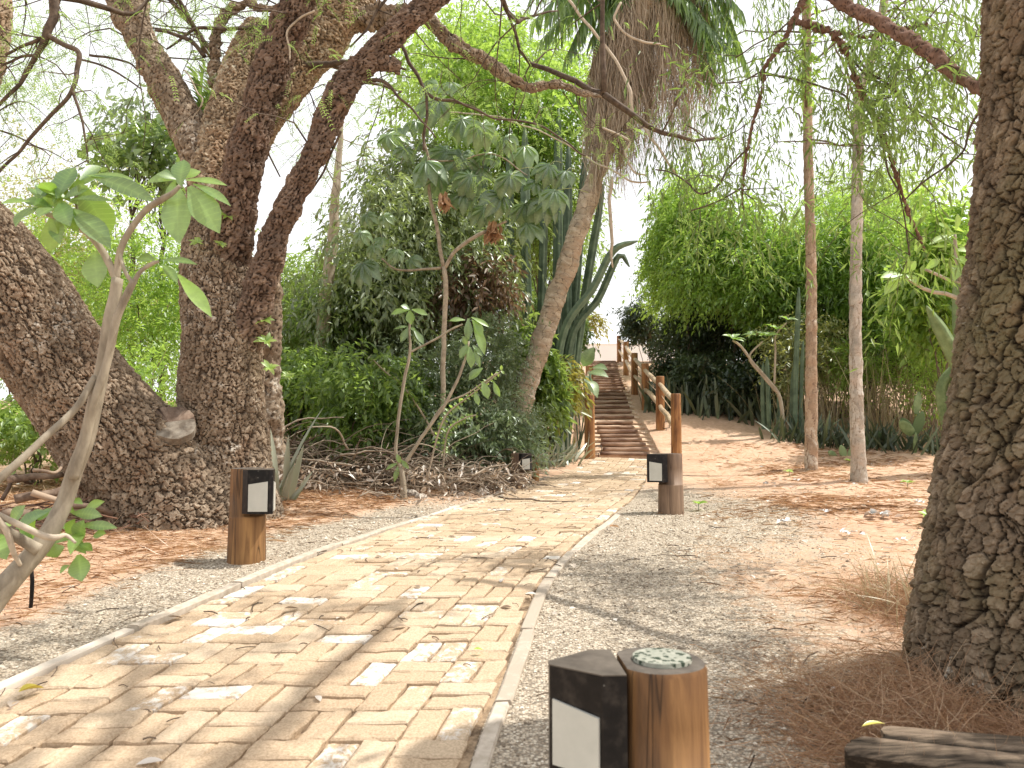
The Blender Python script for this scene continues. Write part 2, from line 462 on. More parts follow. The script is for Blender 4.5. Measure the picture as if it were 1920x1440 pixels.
def wood_post_mat(name, base, dark, light, vscale=1.):
    m, nt = nodes_mat(name)
    p = posn(nt, (26 * vscale, 26 * vscale, 2.2), True)
    n = noise(nt, 1., 6, .6, p, .6); big = noise(nt, 4., 3, .6, posn(nt, (1, 1, .4), True))
    col = ramp(nt, math_(nt, 'ADD', math_(nt, 'MULTIPLY', n, .65), math_(nt, 'MULTIPLY', big, .55), True), [(.42, dark), (.60, base), (.80, light)])
    # long drying cracks
    w = noise(nt, 1., 2, .5, posn(nt, (9 * vscale, 9 * vscale, .5), True), .6)
    ck = ramp(nt, w, [(.492, (0, 0, 0)), (.5, (1, 1, 1)), (.508, (0, 0, 0))])
    col = mix(nt, math_(nt, 'MULTIPLY', ck, .7), col, tuple(x * .18 for x in dark))
    principled(nt, col, .62, bump(nt, math_(nt, 'SUBTRACT', n, math_(nt, 'MULTIPLY', ck, 1.)), .5, .004), .3)
    return m

MT = {}
MT['bark_main'] = bark_mat('bark brown fissured', (.05, .034, .024), (.265, .20, .14), (.54, .44, .33), (.58, .53, .45), .45, 40., 16.)
MT['bark_lichen'] = bark_mat('bark pale flaking', (.08, .055, .036), (.36, .27, .18), (.62, .50, .35), (.6, .55, .43), .5, 40., 12.)
MT['bark_red'] = bark_mat('bark dark reddish', (.03, .02, .015), (.18, .126, .094), (.40, .30, .225), None, 0, 40.)
MT['bark_right'] = bark_mat('bark blocky grey brown', (.022, .015, .010), (.195, .145, .098), (.40, .315, .225), (.62, .61, .53), .10, 55., 20., (.17, .15, .07))
MT['bark_pale'] = bark_mat('bark smooth mottled', (.24, .19, .14), (.46, .41, .34), (.66, .62, .55), (.24, .165, .11), .42, 9., 5.)
MT['bark_tan'] = bark_mat('bark smooth tan', (.20, .13, .09), (.40, .295, .205), (.56, .45, .34), (.60, .54, .45), .4, 10., 4.)
MT['bark_palm'] = bark_mat('bark ringed palm', (.13, .10, .07), (.40, .325, .235), (.60, .51, .39), (.55, .5, .42), .3, 20., 5.)
MT['twig'] = simple_mat('twig brown', (.06, .042, .03), (.19, .14, .10), 22.)
MT['twig_pale'] = simple_mat('twig dry pale', (.22, .17, .12), (.50, .42, .32), 18.)
MT['twig_red'] = bark_mat('branch reddish', (.05, .028, .02), (.20, .115, .08), (.34, .21, .15), None, 0, 30.)
MT['stem_grey'] = simple_mat('plumeria stem grey', (.15, .12, .085), (.42, .36, .27), 14., (1, 1, .35), bmp=.6)
MT['lf_canopy'] = leaf_mat('leaf feathery light green', (.13, .21, .06), (.25, .36, .12), (.42, .54, .22), .52, (.52, .76, .14), gloss=.02)
MT['lf_dark'] = leaf_mat('leaf dark glossy', (.04, .07, .028), (.13, .20, .075), (.34, .45, .18), .42, (.46, .66, .10), .07, .4, 2.2)
MT['lf_brownish'] = leaf_mat('leaf dark olive brown', (.055, .065, .030), (.175, .22, .095), (.42, .49, .25), .42, (.50, .64, .14), .08, .4, 2.2)
MT['lf_mid'] = leaf_mat('leaf mid green', (.04, .075, .02), (.16, .255, .065), (.40, .53, .17), .52, (.60, .80, .13), .05, .4, 2.2)
MT['lf_bright'] = leaf_mat('leaf sunlit green', (.05, .095, .02), (.215, .36, .075), (.49, .65, .20), .56, (.68, .94, .12), .05, .4, 2.2)  # leaf colour raised, so some of the sunlight is baked into it
MT['lf_shade'] = leaf_mat('leaf deep shade', (.010, .018, .009), (.032, .052, .022), (.11, .155, .06), .2, (.2, .28, .07), .07, .4, 2.2)  # leaf colour darkened to stand in for the shade under the trees
MT['lf_olive'] = leaf_mat('leaf yellowish olive', (.10, .12, .045), (.22, .25, .09), (.40, .42, .18), .45, gloss=.08)
MT['lf_grey'] = leaf_mat('leaf grey green fine', (.07, .10, .05), (.17, .23, .12), (.36, .44, .25), .38, (.42, .55, .2), .10)
MT['lf_willow'] = leaf_mat('leaf narrow drooping', (.035, .055, .026), (.10, .145, .058), (.27, .38, .13), .48, (.50, .72, .10), .04, .4, 1.6)
MT['lf_plum'] = leaf_mat('leaf plumeria', (.05, .095, .04), (.13, .22, .08), (.30, .48, .09), .50, (.50, .80, .05), .09, .42, 3., .5)
MT['lf_cecr'] = leaf_mat('leaf umbrella', (.05, .085, .05), (.13, .20, .105), (.28, .40, .17), .45, (.46, .68, .14), .09, .4, 2., .65)
MT['lf_croton'] = leaf_mat('leaf croton yellow green', (.10, .12, .03), (.22, .23, .06), (.42, .38, .12), .4, gloss=.05)
MT['lf_snake'] = leaf_mat('leaf strap dark', (.025, .036, .018), (.07, .09, .04), (.20, .235, .11), .15, (.2, .28, .08), .07, .5)
MT['lf_agave'] = leaf_mat('leaf sword grey', (.17, .19, .13), (.36, .38, .28), (.56, .57, .46), .15, (.3, .4, .15), .1, .4)
MT['lf_palm'] = leaf_mat('leaf palm frond', (.035, .065, .02), (.12, .20, .06), (.27, .40, .12), .48, (.46, .68, .12), .06)
MT['dry'] = leaf_mat('dry fibre', (.20, .145, .095), (.43, .33, .23), (.66, .56, .42), .25, (.5, .38, .25), .04)
MT['straw'] = leaf_mat('dry straw', (.24, .18, .10), (.44, .35, .20), (.64, .55, .36), .3, (.6, .5, .28), .05)
MT['needle'] = leaf_mat('pine needle litter', (.24, .12, .06), (.48, .28, .16), (.70, .52, .34), .25, (.6, .4, .22), .04)
MT['deadleaf'] = leaf_mat('dead leaf litter', (.20, .13, .08), (.46, .36, .27), (.75, .70, .64), .15, (.5, .4, .3), .06)
MT['yellowleaf'] = leaf_mat('yellow fallen leaf', (.5, .4, .05), (.6, .5, .08), (.7, .62, .15), .2, (.6, .5, .1), .08)
MT['cactus'] = simple_mat('cactus skin', (.06, .095, .06), (.17, .235, .15), 7., rough=.6, spec=.3, bmp=.1)
MT['pear'] = simple_mat('prickly pear skin', (.10, .15, .06), (.24, .31, .14), 9., rough=.6, bmp=.1)
MT['post'] = wood_post_mat('treated post wood', (.33, .155, .06), (.14, .06, .025), (.52, .29, .12))
MT['log'] = wood_post_mat('bollard log wood', (.19, .095, .038), (.055, .030, .015), (.40, .22, .085))
MT['log_grey'] = wood_post_mat('bollard log weathered', (.20, .13, .085), (.10, .06, .04), (.34, .23, .15))
MT['rail'] = wood_post_mat('pale peeled rail', (.46, .34, .21), (.24, .15, .09), (.66, .55, .40))
MT['tread'] = simple_mat('step log wood', (.13, .07, .048), (.44, .30, .215), 9., (.5, 4, 4), bmp=.5)
MT['endgrain'] = simple_mat('log end dark', (.06, .05, .042), (.16, .135, .11), 16., bmp=.4, rough=.9)
MT['cutface'] = simple_mat('sawn limb face', (.15, .12, .09), (.40, .35, .28), 14., bmp=.6, rough=.95, lo=.42, hi=.8)
MT['black'] = simple_mat('black painted steel', (.002, .002, .003), (.009, .007, .008), 40., rough=.35, bmp=.05, spec=.22, lo=.2, hi=.8)
MT['frost'] = simple_mat('frosted lamp glass', (.46, .46, .41), (.60, .59, .53), 5., rough=.45, bmp=.0, spec=.4)
MT['housing_top'] = simple_mat('dusty lamp lid', (.07, .058, .046), (.15, .125, .10), 12., rough=.85, bmp=.1)
MT['kerb'] = simple_mat('concrete kerb', (.44, .37, .29), (.66, .58, .48), 25., bmp=.3, rough=.95)
MT['earth'] = simple_mat('step earth', (.48, .31, .20), (.74, .56, .41), 12., bmp=.6, rough=.97, dist=.02)
MT['wall'] = simple_mat('white render', (.88, .88, .88), (.93, .93, .93), 2., bmp=.05, rough=.9)
MT['wood_old'] = simple_mat('weathered plank', (.035, .026, .018), (.27, .20, .14), 3., (2.0, 34, 34), bmp=1., rough=.95, lo=.32, hi=.74, dist=.012)
MT['stone'] = simple_mat('stone', (.25, .20, .16), (.5, .44, .37), 8., bmp=.5, rough=.95)
MT['paper'] = simple_mat('pale scrap', (.70, .69, .66), (.85, .84, .82), 9., bmp=.2, rough=.9)

def gravel_stone_mat():
    m, nt = nodes_mat('gravel stones')
    col = ramp(nt, attr(nt, 'a'), [(0, (.16, .125, .09)), (.35, (.42, .34, .25)), (.75, (.65, .56, .44)), (1, (.80, .74, .63))])
    principled(nt, col, .9, None, .15); return m
MT['gravel'] = gravel_stone_mat()

def disc_mat():
    m, nt = nodes_mat('mosaic disc')
    v = N(nt, 'ShaderNodeTexVoronoi', feature='F1'); v.inputs['Scale'].default_value = 70.; ln(nt, posn(nt), v.inputs['Vector'])
    k = ramp(nt, v.outputs['Distance'], [(.38, (1, 1, 1)), (.5, (0, 0, 0))])
    n = noise(nt, 45., 3, .6, posn(nt))
    col = mix(nt, math_(nt, 'MULTIPLY', k, ramp(nt, n, [(.42, (0, 0, 0)), (.5, (1, 1, 1))])), ramp(nt, n, [(.3, (.25, .26, .21)), (.7, (.40, .39, .32))]), (.035, .05, .032))
    principled(nt, col, .8, bump(nt, n, .4, .004), .2); return m
MT['disc'] = disc_mat()

def brick_mat():
    m, nt = nodes_mat('worn pavers')
    p = posn(nt)
    n = noise(nt, 130., 4, .7, p); n2 = noise(nt, 9., 4, .65, p); n3 = noise(nt, 26., 5, .75, p, .4)
    a = attr(nt, 'a')
    col = ramp(nt, a, [(0., (.38, .26, .165)), (.4, (.53, .38, .245)), (.75, (.61, .47, .325)), (1., (.68, .56, .425))])
    col = mix(nt, math_(nt, 'MULTIPLY', ramp(nt, n2, [(.35, (0, 0, 0)), (.7, (1, 1, 1))]), .45), col, (.37, .26, .16))
    col = mix(nt, .45, col, ramp(nt, n, [(.32, (.24, .165, .10)), (.62, (.72, .57, .40))]))
    # worn white paint: b is 1 plain, 0 fully painted
    pt = math_(nt, 'ADD', math_(nt, 'SUBTRACT', 1., attr(nt, 'b')), math_(nt, 'MULTIPLY', math_(nt, 'SUBTRACT', n3, .5), 1.5))
    pt = ramp(nt, pt, [(.52, (0, 0, 0)), (.70, (1, 1, 1))])
    col = mix(nt, math_(nt, 'MULTIPLY', pt, .75), col, (.78, .745, .68))
    principled(nt, col, .92, bump(nt, math_(nt, 'ADD', n, math_(nt, 'MULTIPLY', n3, .6)), .5, .004), .15)
    return m
MT['brick'] = brick_mat()
MT['joint'] = simple_mat('paver joint sand', (.13, .088, .055), (.42, .305, .195), 60., bmp=.7, rough=.97)  # sand tone darkened to stand in for weak shadow in the joints

def ground_mat():
    """a = gravel share, b = litter share"""
    m, nt = nodes_mat('earth and gravel')
    p = posn(nt)
    g = attr(nt, 'a'); l = attr(nt, 'b')
    n1 = noise(nt, 1.6, 4, .6, p); n2 = noise(nt, 14., 5, .7, p); n3 = noise(nt, 90., 4, .75, p)
    dirt = ramp(nt, math_(nt, 'ADD', math_(nt, 'MULTIPLY', n2, .6), math_(nt, 'MULTIPLY', n1, .4)), [(.3, (.37, .225, .15)), (.5, (.62, .41, .28)), (.72, (.80, .62, .47))])
    lit = ramp(nt, noise(nt, 1., 5, .75, posn(nt, (22, 60, 20)), 1.5), [(.28, (.34, .205, .125)), (.5, (.55, .37, .24)), (.72, (.74, .58, .42))])
    dirt = mix(nt, math_(nt, 'MULTIPLY', l, .75), dirt, lit)
    v = N(nt, 'ShaderNodeTexVoronoi', feature='F1'); v.inputs['Scale'].default_value = 105.; ln(nt, p, v.inputs['Vector'])
    gc = ramp(nt, math_(nt, 'ADD', math_(nt, 'MULTIPLY', N_sep(nt, v.outputs['Color']), .7), math_(nt, 'MULTIPLY', n3, .3)), [(.15, (.25, .195, .14)), (.45, (.50, .41, .305)), (.85, (.74, .645, .51))])
    gc = mix(nt, ramp(nt, v.outputs['Distance'], [(.35, (0, 0, 0)), (.75, (.7, .7, .7))]), gc, (.17, .145, .115))
    k = ramp(nt, math_(nt, 'ADD', g, math_(nt, 'MULTIPLY', math_(nt, 'SUBTRACT', n2, .5), 1.5)), [(.26, (0, 0, 0)), (.74, (1, 1, 1))])
    col = mix(nt, k, dirt, gc)
    h = math_(nt, 'ADD', math_(nt, 'MULTIPLY', n3, .6), math_(nt, 'MULTIPLY', n2, .8))
    h = math_(nt, 'SUBTRACT', h, math_(nt, 'MULTIPLY', v.outputs['Distance'], .4))
    principled(nt, col, .96, bump(nt, h, .7, .012), .1)
    return m
def N_sep(nt, c):
    s = N(nt, 'ShaderNodeSeparateColor'); ln(nt, c, s.inputs[0]); return s.outputs[0]
MT['ground'] = ground_mat()

def black_mat():
    m, nt = nodes_mat('black painted steel with dust')
    n = noise(nt, 30., 4, .6, posn(nt)); v = N(nt, 'ShaderNodeTexVoronoi', feature='F1'); v.inputs['Scale'].default_value = 38.; ln(nt, posn(nt), v.inputs['Vector'])
    col = ramp(nt, n, [(.3, (.002, .002, .003)), (.7, (.012, .010, .010))])
    sp = math_(nt, 'MULTIPLY', ramp(nt, v.outputs['Distance'], [(.06, (1, 1, 1)), (.12, (0, 0, 0))]), ramp(nt, N_sep(nt, v.outputs['Color']), [(.80, (0, 0, 0)), (.84, (1, 1, 1))]))
    col = mix(nt, math_(nt, 'MULTIPLY', sp, .7), col, (.35, .34, .31))
    col = mix(nt, math_(nt, 'MULTIPLY', ramp(nt, n, [(.5, (0, 0, 0)), (.75, (1, 1, 1))]), .12), col, (.22, .18, .14))
    principled(nt, col, .36, None, .25); return m
MT['black'] = black_mat()
MT['brownleaf'] = leaf_mat('leaf withered brown', (.06, .035, .022), (.17, .105, .065), (.34, .24, .16), .3, (.4, .24, .1), .06)
MT['brush'] = simple_mat('cut branch dry brown', (.12, .088, .064), (.38, .31, .235), 16.)
MT['cutlog'] = simple_mat('cut log brown', (.14, .095, .068), (.40, .30, .215), 12.)
# ---------------------------------------------------------------- terrain
_ys = np.array([-60, 0, 1.5, 2.5, 4.0, 5.2, 6.5, 8.0, 9.5, 11.0, 11.9, 13.7, 15.6, 17.6, 21.5, 26, 29, 36, 60, 400])
_zs = np.array([-1.2, -1.0, -.95, -.87, -.745, -.70, -.68, -.645, -.565, -.455, -.33, .04, .48, .93, 1.68, 2.47, 2.75, 2.9, 3.3, 6.])
_yt = np.linspace(-60, 400, 9201); _zt = np.interp(_yt, _ys, _zs)
_k = np.hanning(23); _k /= _k.sum(); _zt = np.convolve(np.pad(_zt, 11, 'edge'), _k, 'valid')

# path edges (depth, left x, right x)
PE = np.array([(.2, -2.0, -.36), (1.2, -1.92, -.22), (2.05, -1.80, -.11), (2.5, -1.71, -.05), (3.2, -1.5, .045), (3.85, -1.30, .15), (4.8, -1.06, .42),
               (5.85, -.75, .74), (7.4, -.30, 1.2), (9.0, .28, 1.62), (9.9, .68, 1.80), (11.55, 1.26, 2.16)])
_pc = spline(np.column_stack([(PE[:, 1] + PE[:, 2]) / 2, PE[:, 0], np.zeros(len(PE))]), 400)
_ps = np.concatenate([[0], np.cumsum(np.linalg.norm(np.diff(_pc, axis=0), axis=1))])
_pt = norm(np.gradient(_pc, axis=0))
def path_w(y): return np.interp(y, PE[:, 0], (PE[:, 2] - PE[:, 1]) / 2) * np.interp(y, [0, 4, 5, 12], [.985, .97, .93, .95])
def path_xy(s, t):
    cx = np.interp(s, _ps, _pc[:, 0]); cy = np.interp(s, _ps, _pc[:, 1])
    tx = np.interp(s, _ps, _pt[:, 0]); ty = np.interp(s, _ps, _pt[:, 1])
    h_ = np.arctan2(tx, ty); k_ = h_ * np.interp(cy, [1.5, 3, 6, 11], [-.25, -.05, .35, .7]); return cx + np.cos(k_) / np.cos(h_ - k_) * t, cy - np.sin(k_) / np.cos(h_ - k_) * t
def path_dist(x, y):
    """signed distance outside the path edge: <0 on the path; and side"""
    xl = np.interp(y, PE[:, 0], PE[:, 1]); xr = np.interp(y, PE[:, 0], PE[:, 2])
    return np.maximum(xl - x, x - xr), np.where(x > (xl + xr) / 2, 1, -1)

def gz(x, y):
    x = np.asarray(x, float); y = np.asarray(y, float); sh = np.broadcast(x, y).shape
    x = np.broadcast_to(x, sh).ravel(); y = np.broadcast_to(y, sh).ravel()
    z = np.interp(y, _yt, _zt) + CZ
    d, side = path_dist(x, y)
    far = sstep(.1, 1.2, d)
    p = np.stack([x, y, np.zeros_like(x)], 1)
    z = z + far * (.05 * vnoise(p * .8, 3) + .018 * vnoise(p * 3.1, 4)) + .004 * vnoise(p * 2.0, 8)
    z = z + far * np.where(side < 0, .06, .03) * sstep(.2, 2.0, d)
    # the slope flattens away from the stairs on the far left
    lf = sstep(1.0, 5.0, -x) * np.clip(y - 12, 0, 40)
    z = z - lf * .10
    return z.reshape(sh)

STC = np.array([(11.4, 1.71), (11.8, 1.80), (14, 1.92), (16, 2.06), (20, 2.5), (26, 3.2), (29, 3.55)])
def ground_hit(px, py, lo=1.2, hi=40):
    Y = np.linspace(lo, hi, 1600)
    P = np.array([at(px, py, y) for y in Y]); d = P[:, 2] - gz(P[:, 0], P[:, 1])
    i = np.argmax(d < 0)
    if d[i] >= 0: i = len(Y) - 1
    return np.array([P[i, 0], P[i, 1], gz(P[i, 0], P[i, 1])])
def G(x, y, up=0.): return np.array([x, y, float(gz(x, y)) + up])

def grad(lo, hi, step, out, grow=1.28):
    a = list(np.arange(lo, hi + 1e-6, step)); s = step
    while a[-1] < out[1]: s *= grow; a.append(a[-1] + s)
    s = step; b = [a[0]]
    while b[-1] > out[0]: s *= grow; b.append(b[-1] - s)
    return np.array(b[:0:-1] + a)

gx = grad(-5.5, 6.5, .055, (-300, 300)); gy = grad(.6, 15, .055, (-40, 420), 1.10)
X, Y = np.meshgrid(gx, gy); x = X.ravel(); y = Y.ravel(); z = gz(x, y)
sx = np.interp(y, STC[:, 0], STC[:, 1])
stm = (1 - sstep(.44, .54, np.abs(x - sx))) * sstep(11.5, 11.7, y) * (1 - sstep(26.2, 26.6, y))
z = z - .19 * stm
d, side = path_dist(x, y)
p3 = np.stack([x, y, 0 * x], 1)
wv = fbm(p3 * .9, 21, 3) * .55
gr = np.where(side < 0, 1 - sstep(.55, .95, d + wv * .6), 1 - sstep(.55, 2.1, d + wv + .25 * sstep(5, 9, y)))
gr = gr * (1 - sstep(7.4, 9.6, y)) * np.where(side < 0, 1 - .75 * sstep(6.2, 7.6, y), 1.)
lit = np.clip(.35 + .9 * fbm(p3 * .7, 33, 3) + np.where(side < 0, .35, .1), 0, 1)
m = M(); nx, ny = len(gx), len(gy)
i = np.arange(ny - 1)[:, None]; j = np.arange(nx - 1)[None]
m.add(np.stack([x, y, z], 1), np.stack([i * nx + j, i * nx + j + 1, (i + 1) * nx + j + 1, (i + 1) * nx + j], -1).reshape(-1, 4), None, gr, lit)
tag(m.build('ground', MT['ground']), kind='structure')

# ---------------------------------------------------------------- brick path
ms = M(); mj = M()
S_END = _ps[-1] - .05; mod = .2; gap = .010
def put(s, t, up):
    px, py = path_xy(np.asarray(s), np.asarray(t)); return np.stack([px, py, gz(px, py) + up], -1)
ss = np.linspace(.1, S_END, 220); tt = np.linspace(-1, 1, 21)
SS, TT = np.meshgrid(ss, tt, indexing='ij'); wy = path_w(np.interp(SS, _ps, _pc[:, 1]))
V = put(SS.ravel(), (TT * wy).ravel(), .002)
i = np.arange(219)[:, None]; j = np.arange(20)[None]
ms.add(V, np.stack([i * 21 + j, (i + 1) * 21 + j, (i + 1) * 21 + j + 1, i * 21 + j + 1], -1).reshape(-1, 4), None, rng.random(len(V)), 1., mat=1)
for a in range(int(S_END / mod)):
    for b in range(-5, 5):
        bricks = [(0, 0, 1, .5), (0, .5, 1, 1)] if (a + b) % 2 else [(0, 0, .5, 1), (.5, 0, 1, 1)]
        for (s0, t0, s1, t1) in bricks:
            S0 = (a + s0) * mod + gap / 2; S1 = (a + s1) * mod - gap / 2
            T0 = (b + t0) * mod + gap / 2; T1 = (b + t1) * mod - gap / 2
            w = float(path_w(np.interp((S0 + S1) / 2, _ps, _pc[:, 1]))) - .012
            T0, T1 = max(T0, -w), min(T1, w)
            if T1 - T0 < .035 or S0 < .1: continue
            r = rng.random(6)
            up = .017 + .007 * (r[0] - .5); tl = .007 * (r[1] - .5); tw = .005 * (r[2] - .5)
            bv = .006
            nn = 5 if S0 < 5 else 3
            jit = (rng.random((4, 2)) - .5) * .006
            c = np.array([[S0, T0], [S1, T0], [S1, T1], [S0, T1]]) + jit
            # outline with extra points so that worn edges wander
            loop = []
            for e in range(4):
                p, q = c[e], c[(e + 1) % 4]
                for f in np.linspace(0, 1, nn, endpoint=False):
                    o = (rng.random(2) - .5) * (.005 if f > 0 else .002)
                    loop.append(p * (1 - f) + q * f + o)
            loop = np.array(loop); k = len(loop); cen = loop.mean(0)
            ins = loop + norm(cen - loop) * bv * 1.5
            zz = up + tl * np.sign(ins[:, 0] - cen[0]) + tw * np.sign(ins[:, 1] - cen[1]) + (rng.random(k) - .5) * .0015
            Vt = put(ins[:, 0], ins[:, 1], zz); Vm = put(loop[:, 0], loop[:, 1], zz - .006); Vb = put(loop[:, 0], loop[:, 1], -.02)
            Vc = put(cen[:1], cen[1:2], up + .001)
            Q = []; Tt = []
            for e in range(k):
                f = (e + 1) % k
                Q.append((e, k + e, k + f, f)); Q.append((k + e, 2 * k + e, 2 * k + f, k + f)); Tt.append((3 * k, e, f))
            paint = 1.0
            pn = float(vnoise(np.array([[S0 * .9, T0 * 1.3, 2.]]), 77)[0])
            if r[3] < .10 + .14 * (pn > .1): paint = .25 + .35 * r[4]
            elif r[3] < .55: paint = .72 + .2 * r[4]
            ms.add(np.vstack([Vt, Vm, Vb, Vc]), [q[::-1] for q in Q], Tt, np.clip(r[5] * .8 + .12 * pn + .1, 0, 1), paint)
o = ms.build('path', [MT['brick'], MT['joint']], smooth=False); tag(o, kind='structure')

# concrete kerb strips either side
mk_ = M()
for sg in (-1, 1):
    s = .15
    while s < (S_END - 2.6):
        L = .62 + .5 * rng.random(); s1 = min(s + L, S_END - 2.2); n = 6
        S_ = np.linspace(s, s1 - .016 * (.5 + rng.random()), n); w = path_w(np.interp(S_, _ps, _pc[:, 1]))
        hgt = .030 + .010 * (rng.random() - .5) - (.012 if s > 5.5 else 0) - (.010 + .016 * float(sstep(3.5, 6, s)) if sg > 0 else 0)
        off = .009 * (rng.random() - .5)
        inn = w + .004 + off; out = w + .052 + off + rng.random() * .008
        rows = [put(S_, sg * inn, -.02), put(S_, sg * inn, hgt - .006), put(S_, sg * (inn + .006), hgt), put(S_, sg * (out - .006), hgt), put(S_, sg * out, hgt - .006), put(S_, sg * out, -.03)]
        V = np.stack(rows, 1); V += (rng.random(V.shape) - .5) * .005
        V = V.reshape(-1, 3); q = []
        for i_ in range(n - 1):
            for j_ in range(5): q.append((i_ * 6 + j_, i_ * 6 + j_ + 1, (i_ + 1) * 6 + j_ + 1, (i_ + 1) * 6 + j_))
        q += [(0, 1, 4, 5), (1, 2, 3, 4)]; e = (n - 1) * 6; q += [(e + 5, e + 4, e + 1, e), (e + 4, e + 3, e + 2, e + 1)]
        mk_.add(V, q, None, rng.random(), 1.)
        s = s1
o = mk_.build('kerb', MT['kerb'], smooth=False); tag(o, kind='structure')

# ---------------------------------------------------------------- loose ground cover (stuff)
def scatter(n, x0, x1, y0, y1, dens):
    P = np.stack([rng.uniform(x0, x1, n), y0 + (y1 - y0) * rng.random(n) ** 1.35], 1)
    keep = rng.random(n) < dens(P[:, 0], P[:, 1]); P = P[keep]
    return np.column_stack([P, gz(P[:, 0], P[:, 1])])
def g_dens(x, y):
    d, side = path_dist(x, y); w = fbm(np.stack([x, y, 0 * x], 1) * .9, 21, 3) * .55
    g = np.where(side < 0, 1 - sstep(.45, .95, d + w * .6), 1 - sstep(.5, 1.8, d + w)) * (d > .05) * (1 - sstep(6.0, 8.5, y))
    return np.clip(g * .95 + .05 * (d > .06), 0, 1)
P = scatter(90000, -4, 4.2, 1.2, 8.5, g_dens)
n = len(P); r = (.0028 + .0045 * rng.random(n) ** 2 + .008 * (rng.random(n) > .985)) * np.interp(P[:, 1], [1, 3, 8], [.85, 1, 1.6])
O = np.array([[1, 0, 0], [0, 1, 0], [-1, 0, 0], [0, -1, 0], [0, 0, 1], [0, 0, -1]], float)
V = O[None] * (1 + .55 * (rng.random((n, 6, 1)) - .5)) * r[:, None, None] * np.array([1.25, 1, .7]) 
an = rng.random(n) * 6.28; ca, sa = np.cos(an)[:, None], np.sin(an)[:, None]
V = np.stack([V[..., 0] * ca - V[..., 1] * sa, V[..., 0] * sa + V[..., 1] * ca, V[..., 2]], -1) + P[:, None] + np.array([0, 0, .002])
tri = np.array([[0, 1, 4], [1, 2, 4], [2, 3, 4], [3, 0, 4], [1, 0, 5], [2, 1, 5], [3, 2, 5], [0, 3, 5]])
m = M(); m.add(V.reshape(-1, 3), None, (np.arange(n)[:, None, None] * 6 + tri[None]).reshape(-1, 3), np.repeat(rng.random(n), 6))
tag(m.build('gravel', MT['gravel'], smooth=False), 'loose grey gravel along both sides of the brick path', 'gravel', kind='stuff')

def n_dens(x, y):
    d, side = path_dist(x, y); w = fbm(np.stack([x, y, 0 * x], 1) * .8, 41, 3)
    t = np.hypot(x - 1.35, (y - 2.2))
    base = np.where(side < 0, sstep(.55, .9, d + w * .35), sstep(1.0, 2.0, d + w) * (.3 + .6 * w))
    pile = (side > 0) * np.exp(-(t / .45) ** 2) * 1.4 + np.exp(-((x - 1.75) ** 2 + (y - 3.4) ** 2) / .12) * 1.2 + np.exp(-((x - 2.75) ** 2 / .5 + (y - 6.1) ** 2 / .06)) + np.exp(-((x - 3.1) ** 2 / .4 + (y - 7.2) ** 2 / .05))
    return np.clip(base * .8 + pile, 0, 1) * (d > .08)
P = scatter(90000, -6, 6, 1.3, 12.5, n_dens); n = len(P)
P2 = np.column_stack([rng.normal(1.22, .22, 5200), rng.normal(2.12, .24, 5200)]); P2 = P2[(P2[:, 0] > .72) | (rng.random(len(P2)) < .2)]
P2 = np.column_stack([P2, gz(P2[:, 0], P2[:, 1]) + rng.random(len(P2)) ** 2 * .055])
P3 = np.column_stack([rng.normal(1.78, .16, 1500), rng.normal(3.35, .22, 1500)]); P3 = np.column_stack([P3, gz(P3[:, 0], P3[:, 1]) + rng.random(len(P3)) ** 2 * .09])
n = len(P)
an = rng.random(n) * 6.28
D = np.stack([np.cos(an), np.sin(an) * .7, .16 * (rng.random(n) - .2)], 1); pass
m = M(); sc = np.interp(P[:, 1], [1.5, 4, 12], [.75, 1, 1.9])
L = (.05 + .10 * rng.random(n)) * sc
leaves(m, P + np.array([0, 0, .004]) + np.stack([0 * an, 0 * an, .012 * rng.random(n)], 1), D, np.tile([0, 0, 1.], (n, 1)), L, .0016 * sc, rng.random(n), fold=.3, droop=.12)
PN = np.vstack([P2, P2 + rng.normal(size=P2.shape) * [.12, .10, .01], P3, P3 + rng.normal(size=P3.shape) * .03]); PN[:, 2] = np.maximum(PN[:, 2], gz(PN[:, 0], PN[:, 1]) + .004); n = len(PN); an = rng.random(n) * 6.28
strands(m, PN, np.stack([np.cos(an), np.sin(an), .35 * rng.normal(size=n)], 1), .08 + .12 * rng.random(n), .0008 + .0004 * rng.random(n), .5, np.clip(.35 + .3 * rng.normal(size=n), 0, 1))
PS = scatter(16000, 1.0, 7, 2.6, 12.5, lambda x, y: (path_dist(x, y)[0] > .7) * (.4 + .5 * fbm(np.stack([x, y, 0 * x], 1) * 1.1, 91, 3))); n = len(PS); an = rng.random(n) * 6.28
strands(m, PS + np.array([0, 0, .008]), np.stack([np.cos(an), np.sin(an) * .6, .06 * rng.normal(size=n)], 1), .07 + .13 * rng.random(n), .0010 + .00025 * PS[:, 1], .5, np.clip(.8 + .2 * rng.normal(size=n), 0, 1))
PS = scatter(16000, -6, -.4, 1.9, 9, lambda x, y: sstep(.5, .9, path_dist(x, y)[0])); n = len(PS); an = rng.random(n) * 6.28
strands(m, PS + np.array([0, 0, .010]), np.stack([np.cos(an), np.sin(an) * .6, .08 * rng.normal(size=n)], 1), .07 + .11 * rng.random(n), .0009 + .00028 * PS[:, 1], .5, np.clip(.7 + .25 * rng.normal(size=n), 0, 1))
tag(m.build('pine_litter', MT['needle']), 'fallen reddish brown needles and dry stalks on the earth', 'needle litter', kind='stuff')

